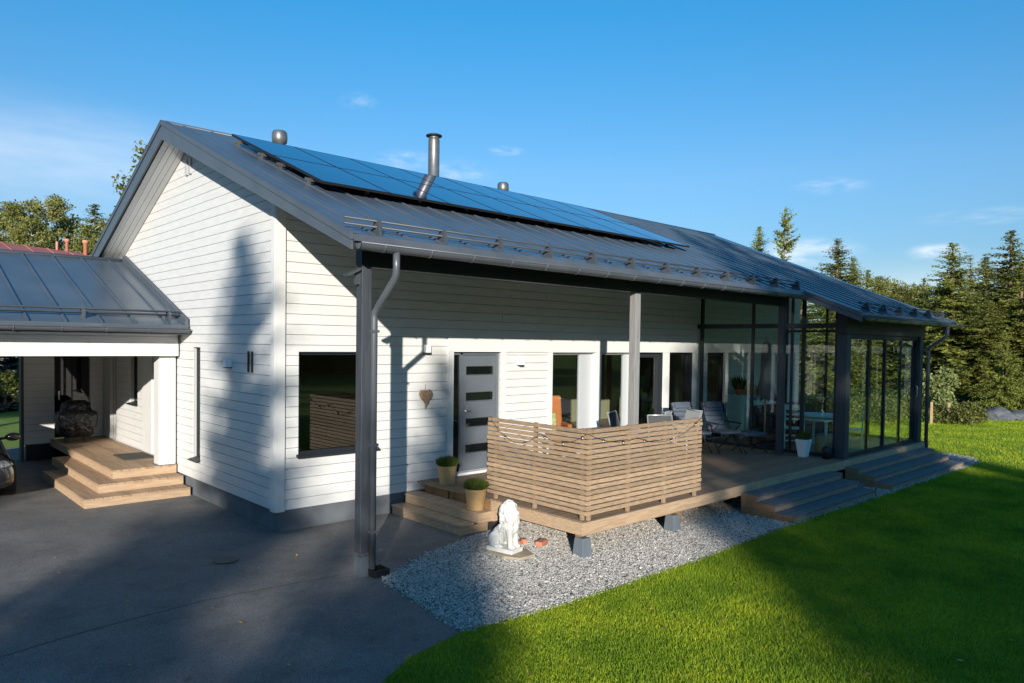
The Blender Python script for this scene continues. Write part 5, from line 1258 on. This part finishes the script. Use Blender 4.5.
# ================================================================== LIGHT, SKY, VIEW
SUN = Vector((.86, 1.0, -.316)).normalized()
sd_ = bpy.data.lights.new('sun', 'SUN'); sd_.energy = 5.0; sd_.angle = R(.53); sd_.color = (1.0, .93, .82)
so = bpy.data.objects.new('sun', sd_); COL.objects.link(so); so.rotation_euler = SUN.to_track_quat('-Z', 'Y').to_euler(); so.location = (-20, -25, 30)
w = bpy.data.worlds.new('World'); scene.world = w; w.use_nodes = True; nt = w.node_tree; N = nt.nodes; L = nt.links
bg = N['Background']; sky = N.new('ShaderNodeTexSky'); sky.sky_type = 'NISHITA'; sky.sun_disc = False
sky.sun_elevation = math.asin(-SUN.z); sky.sun_rotation = math.atan2(-SUN.x, -SUN.y) % (2 * math.pi)
sky.air_density = 1.0; sky.dust_density = .25; sky.ozone_density = 3.0; sky.altitude = 100
hs = N.new('ShaderNodeHueSaturation'); hs.inputs['Saturation'].default_value = 1.02
tn = N.new('ShaderNodeMix'); tn.data_type = 'RGBA'; tn.blend_type = 'MULTIPLY'; tn.inputs[0].default_value = 1; tn.inputs[7].default_value = (.90, 1.06, 1.10, 1)
# air colour by height above the horizon (deep azure overhead, pale near the trees)
tcz = N.new('ShaderNodeTexCoord'); sx = N.new('ShaderNodeSeparateXYZ'); L.new(tcz.outputs['Generated'], sx.inputs[0]); rz_ = N.new('ShaderNodeValToRGB'); L.new(sx.outputs['Z'], rz_.inputs[0])
e_ = rz_.color_ramp.elements; e_[0].position = 0; e_[0].color = (.62, .60, .66, 1); e_[1].position = 1; e_[1].color = (.38, .95, 1.12, 1)
for p_, c_ in ((.10, (.66, .66, .72, 1)), (.22, (.76, .86, .92, 1)), (.41, (.42, 1.0, 1.14, 1))): q_ = e_.new(p_); q_.color = c_
ml = N.new('ShaderNodeMix'); ml.data_type = 'RGBA'; ml.blend_type = 'MULTIPLY'; ml.inputs[0].default_value = 1; L.new(rz_.outputs[0], ml.inputs[7])
L.new(sky.outputs[0], tn.inputs[6]); L.new(tn.outputs[2], ml.inputs[6]); L.new(ml.outputs[2], hs.inputs['Color'])
tc = N.new('ShaderNodeTexCoord'); cur = hs.outputs[0]
def vmath(op, a, b=None, sc=None):
    n = N.new('ShaderNodeVectorMath'); n.operation = op
    for i, q in enumerate((a, b)):
        if q is None: continue
        if isinstance(q, (tuple, Vector)): n.inputs[i].default_value = tuple(q)
        else: L.new(q, n.inputs[i])
    return n
def cloud(px, py, wx, wy, amount, nscale, seed, lo=.42, hi=.68):
    global cur
    c = ray(px, py).normalized(); rt = c.cross(Vector((0, 0, 1))).normalized(); up = rt.cross(c)
    df = vmath('SUBTRACT', tc.outputs['Generated'], c)
    dx = vmath('DOT_PRODUCT', df.outputs[0], rt); dy = vmath('DOT_PRODUCT', df.outputs[0], up); dz = vmath('DOT_PRODUCT', df.outputs[0], c)
    cx = N.new('ShaderNodeCombineXYZ')
    for i, (q, s) in enumerate(((dx, F_PX / wx), (dy, F_PX / wy), (dz, 1.0))):
        mm = N.new('ShaderNodeMath'); mm.operation = 'MULTIPLY'; mm.inputs[1].default_value = s; L.new(q.outputs['Value'], mm.inputs[0]); L.new(mm.outputs[0], cx.inputs[i])
    ln = vmath('LENGTH', cx.outputs[0]); mr = N.new('ShaderNodeMapRange'); mr.interpolation_type = 'SMOOTHSTEP'; mr.inputs['From Min'].default_value = 1.0; mr.inputs['From Max'].default_value = .15
    L.new(ln.outputs['Value'], mr.inputs['Value'])
    ns = N.new('ShaderNodeTexNoise'); ns.noise_dimensions = '4D'; ns.inputs['W'].default_value = seed; ns.inputs['Scale'].default_value = nscale; ns.inputs['Detail'].default_value = 6; ns.inputs['Roughness'].default_value = .6
    L.new(cx.outputs[0], ns.inputs['Vector']); m2 = N.new('ShaderNodeMapRange'); m2.interpolation_type = 'SMOOTHSTEP'; m2.inputs['From Min'].default_value = lo; m2.inputs['From Max'].default_value = hi; L.new(ns.outputs['Fac'], m2.inputs['Value'])
    m3 = N.new('ShaderNodeMath'); m3.operation = 'MULTIPLY'; L.new(mr.outputs[0], m3.inputs[0]); L.new(m2.outputs[0], m3.inputs[1])
    m4 = N.new('ShaderNodeMath'); m4.operation = 'MULTIPLY'; m4.inputs[1].default_value = amount; L.new(m3.outputs[0], m4.inputs[0])
    mx = N.new('ShaderNodeMix'); mx.data_type = 'RGBA'; L.new(m4.outputs[0], mx.inputs[0]); L.new(cur, mx.inputs[6]); mx.inputs[7].default_value = CLOUDCOL; cur = mx.outputs[2]
CLOUDCOL = (7.0, 7.2, 7.6, 1)
cloud(30, 150, 300, 60, .55, .9, 1, .2, .85); cloud(806, 252, 60, 17, .75, 1.5, 2, .28, .75); cloud(936, 252, 28, 10, .7, 1.3, 3, .28, .75); cloud(408, 162, 40, 14, .4, 1.6, 4, .35, .8); cloud(460, 172, 44, 14, .35, 1.6, 5, .35, .8)
cloud(832, 186, 40, 10, .35, 1.6, 6, .35, .8); cloud(985, 216, 60, 9, .35, 1.6, 7, .35, .8); cloud(506, 151, 22, 6, .4, 1.6, 8, .35, .8); cloud(358, 102, 22, 12, .2, 1.6, 9, .35, .8); cloud(930, 300, 260, 50, .35, 1.2, 10, .2, .8); cloud(60, 235, 300, 40, .3, 1.0, 11, .2, .8)
L.new(cur, bg.inputs['Color']); bg.inputs['Strength'].default_value = .112
vs = scene.view_settings; scene.display_settings.display_device = 'sRGB'; vs.view_transform = 'Standard'; vs.look = 'None'; vs.exposure = .5; vs.gamma = 1; vs.use_curve_mapping = False
scene.cycles.use_denoising = True; scene.cycles.max_bounces = 8; scene.cycles.transparent_max_bounces = 16; scene.cycles.sample_clamp_indirect = 6
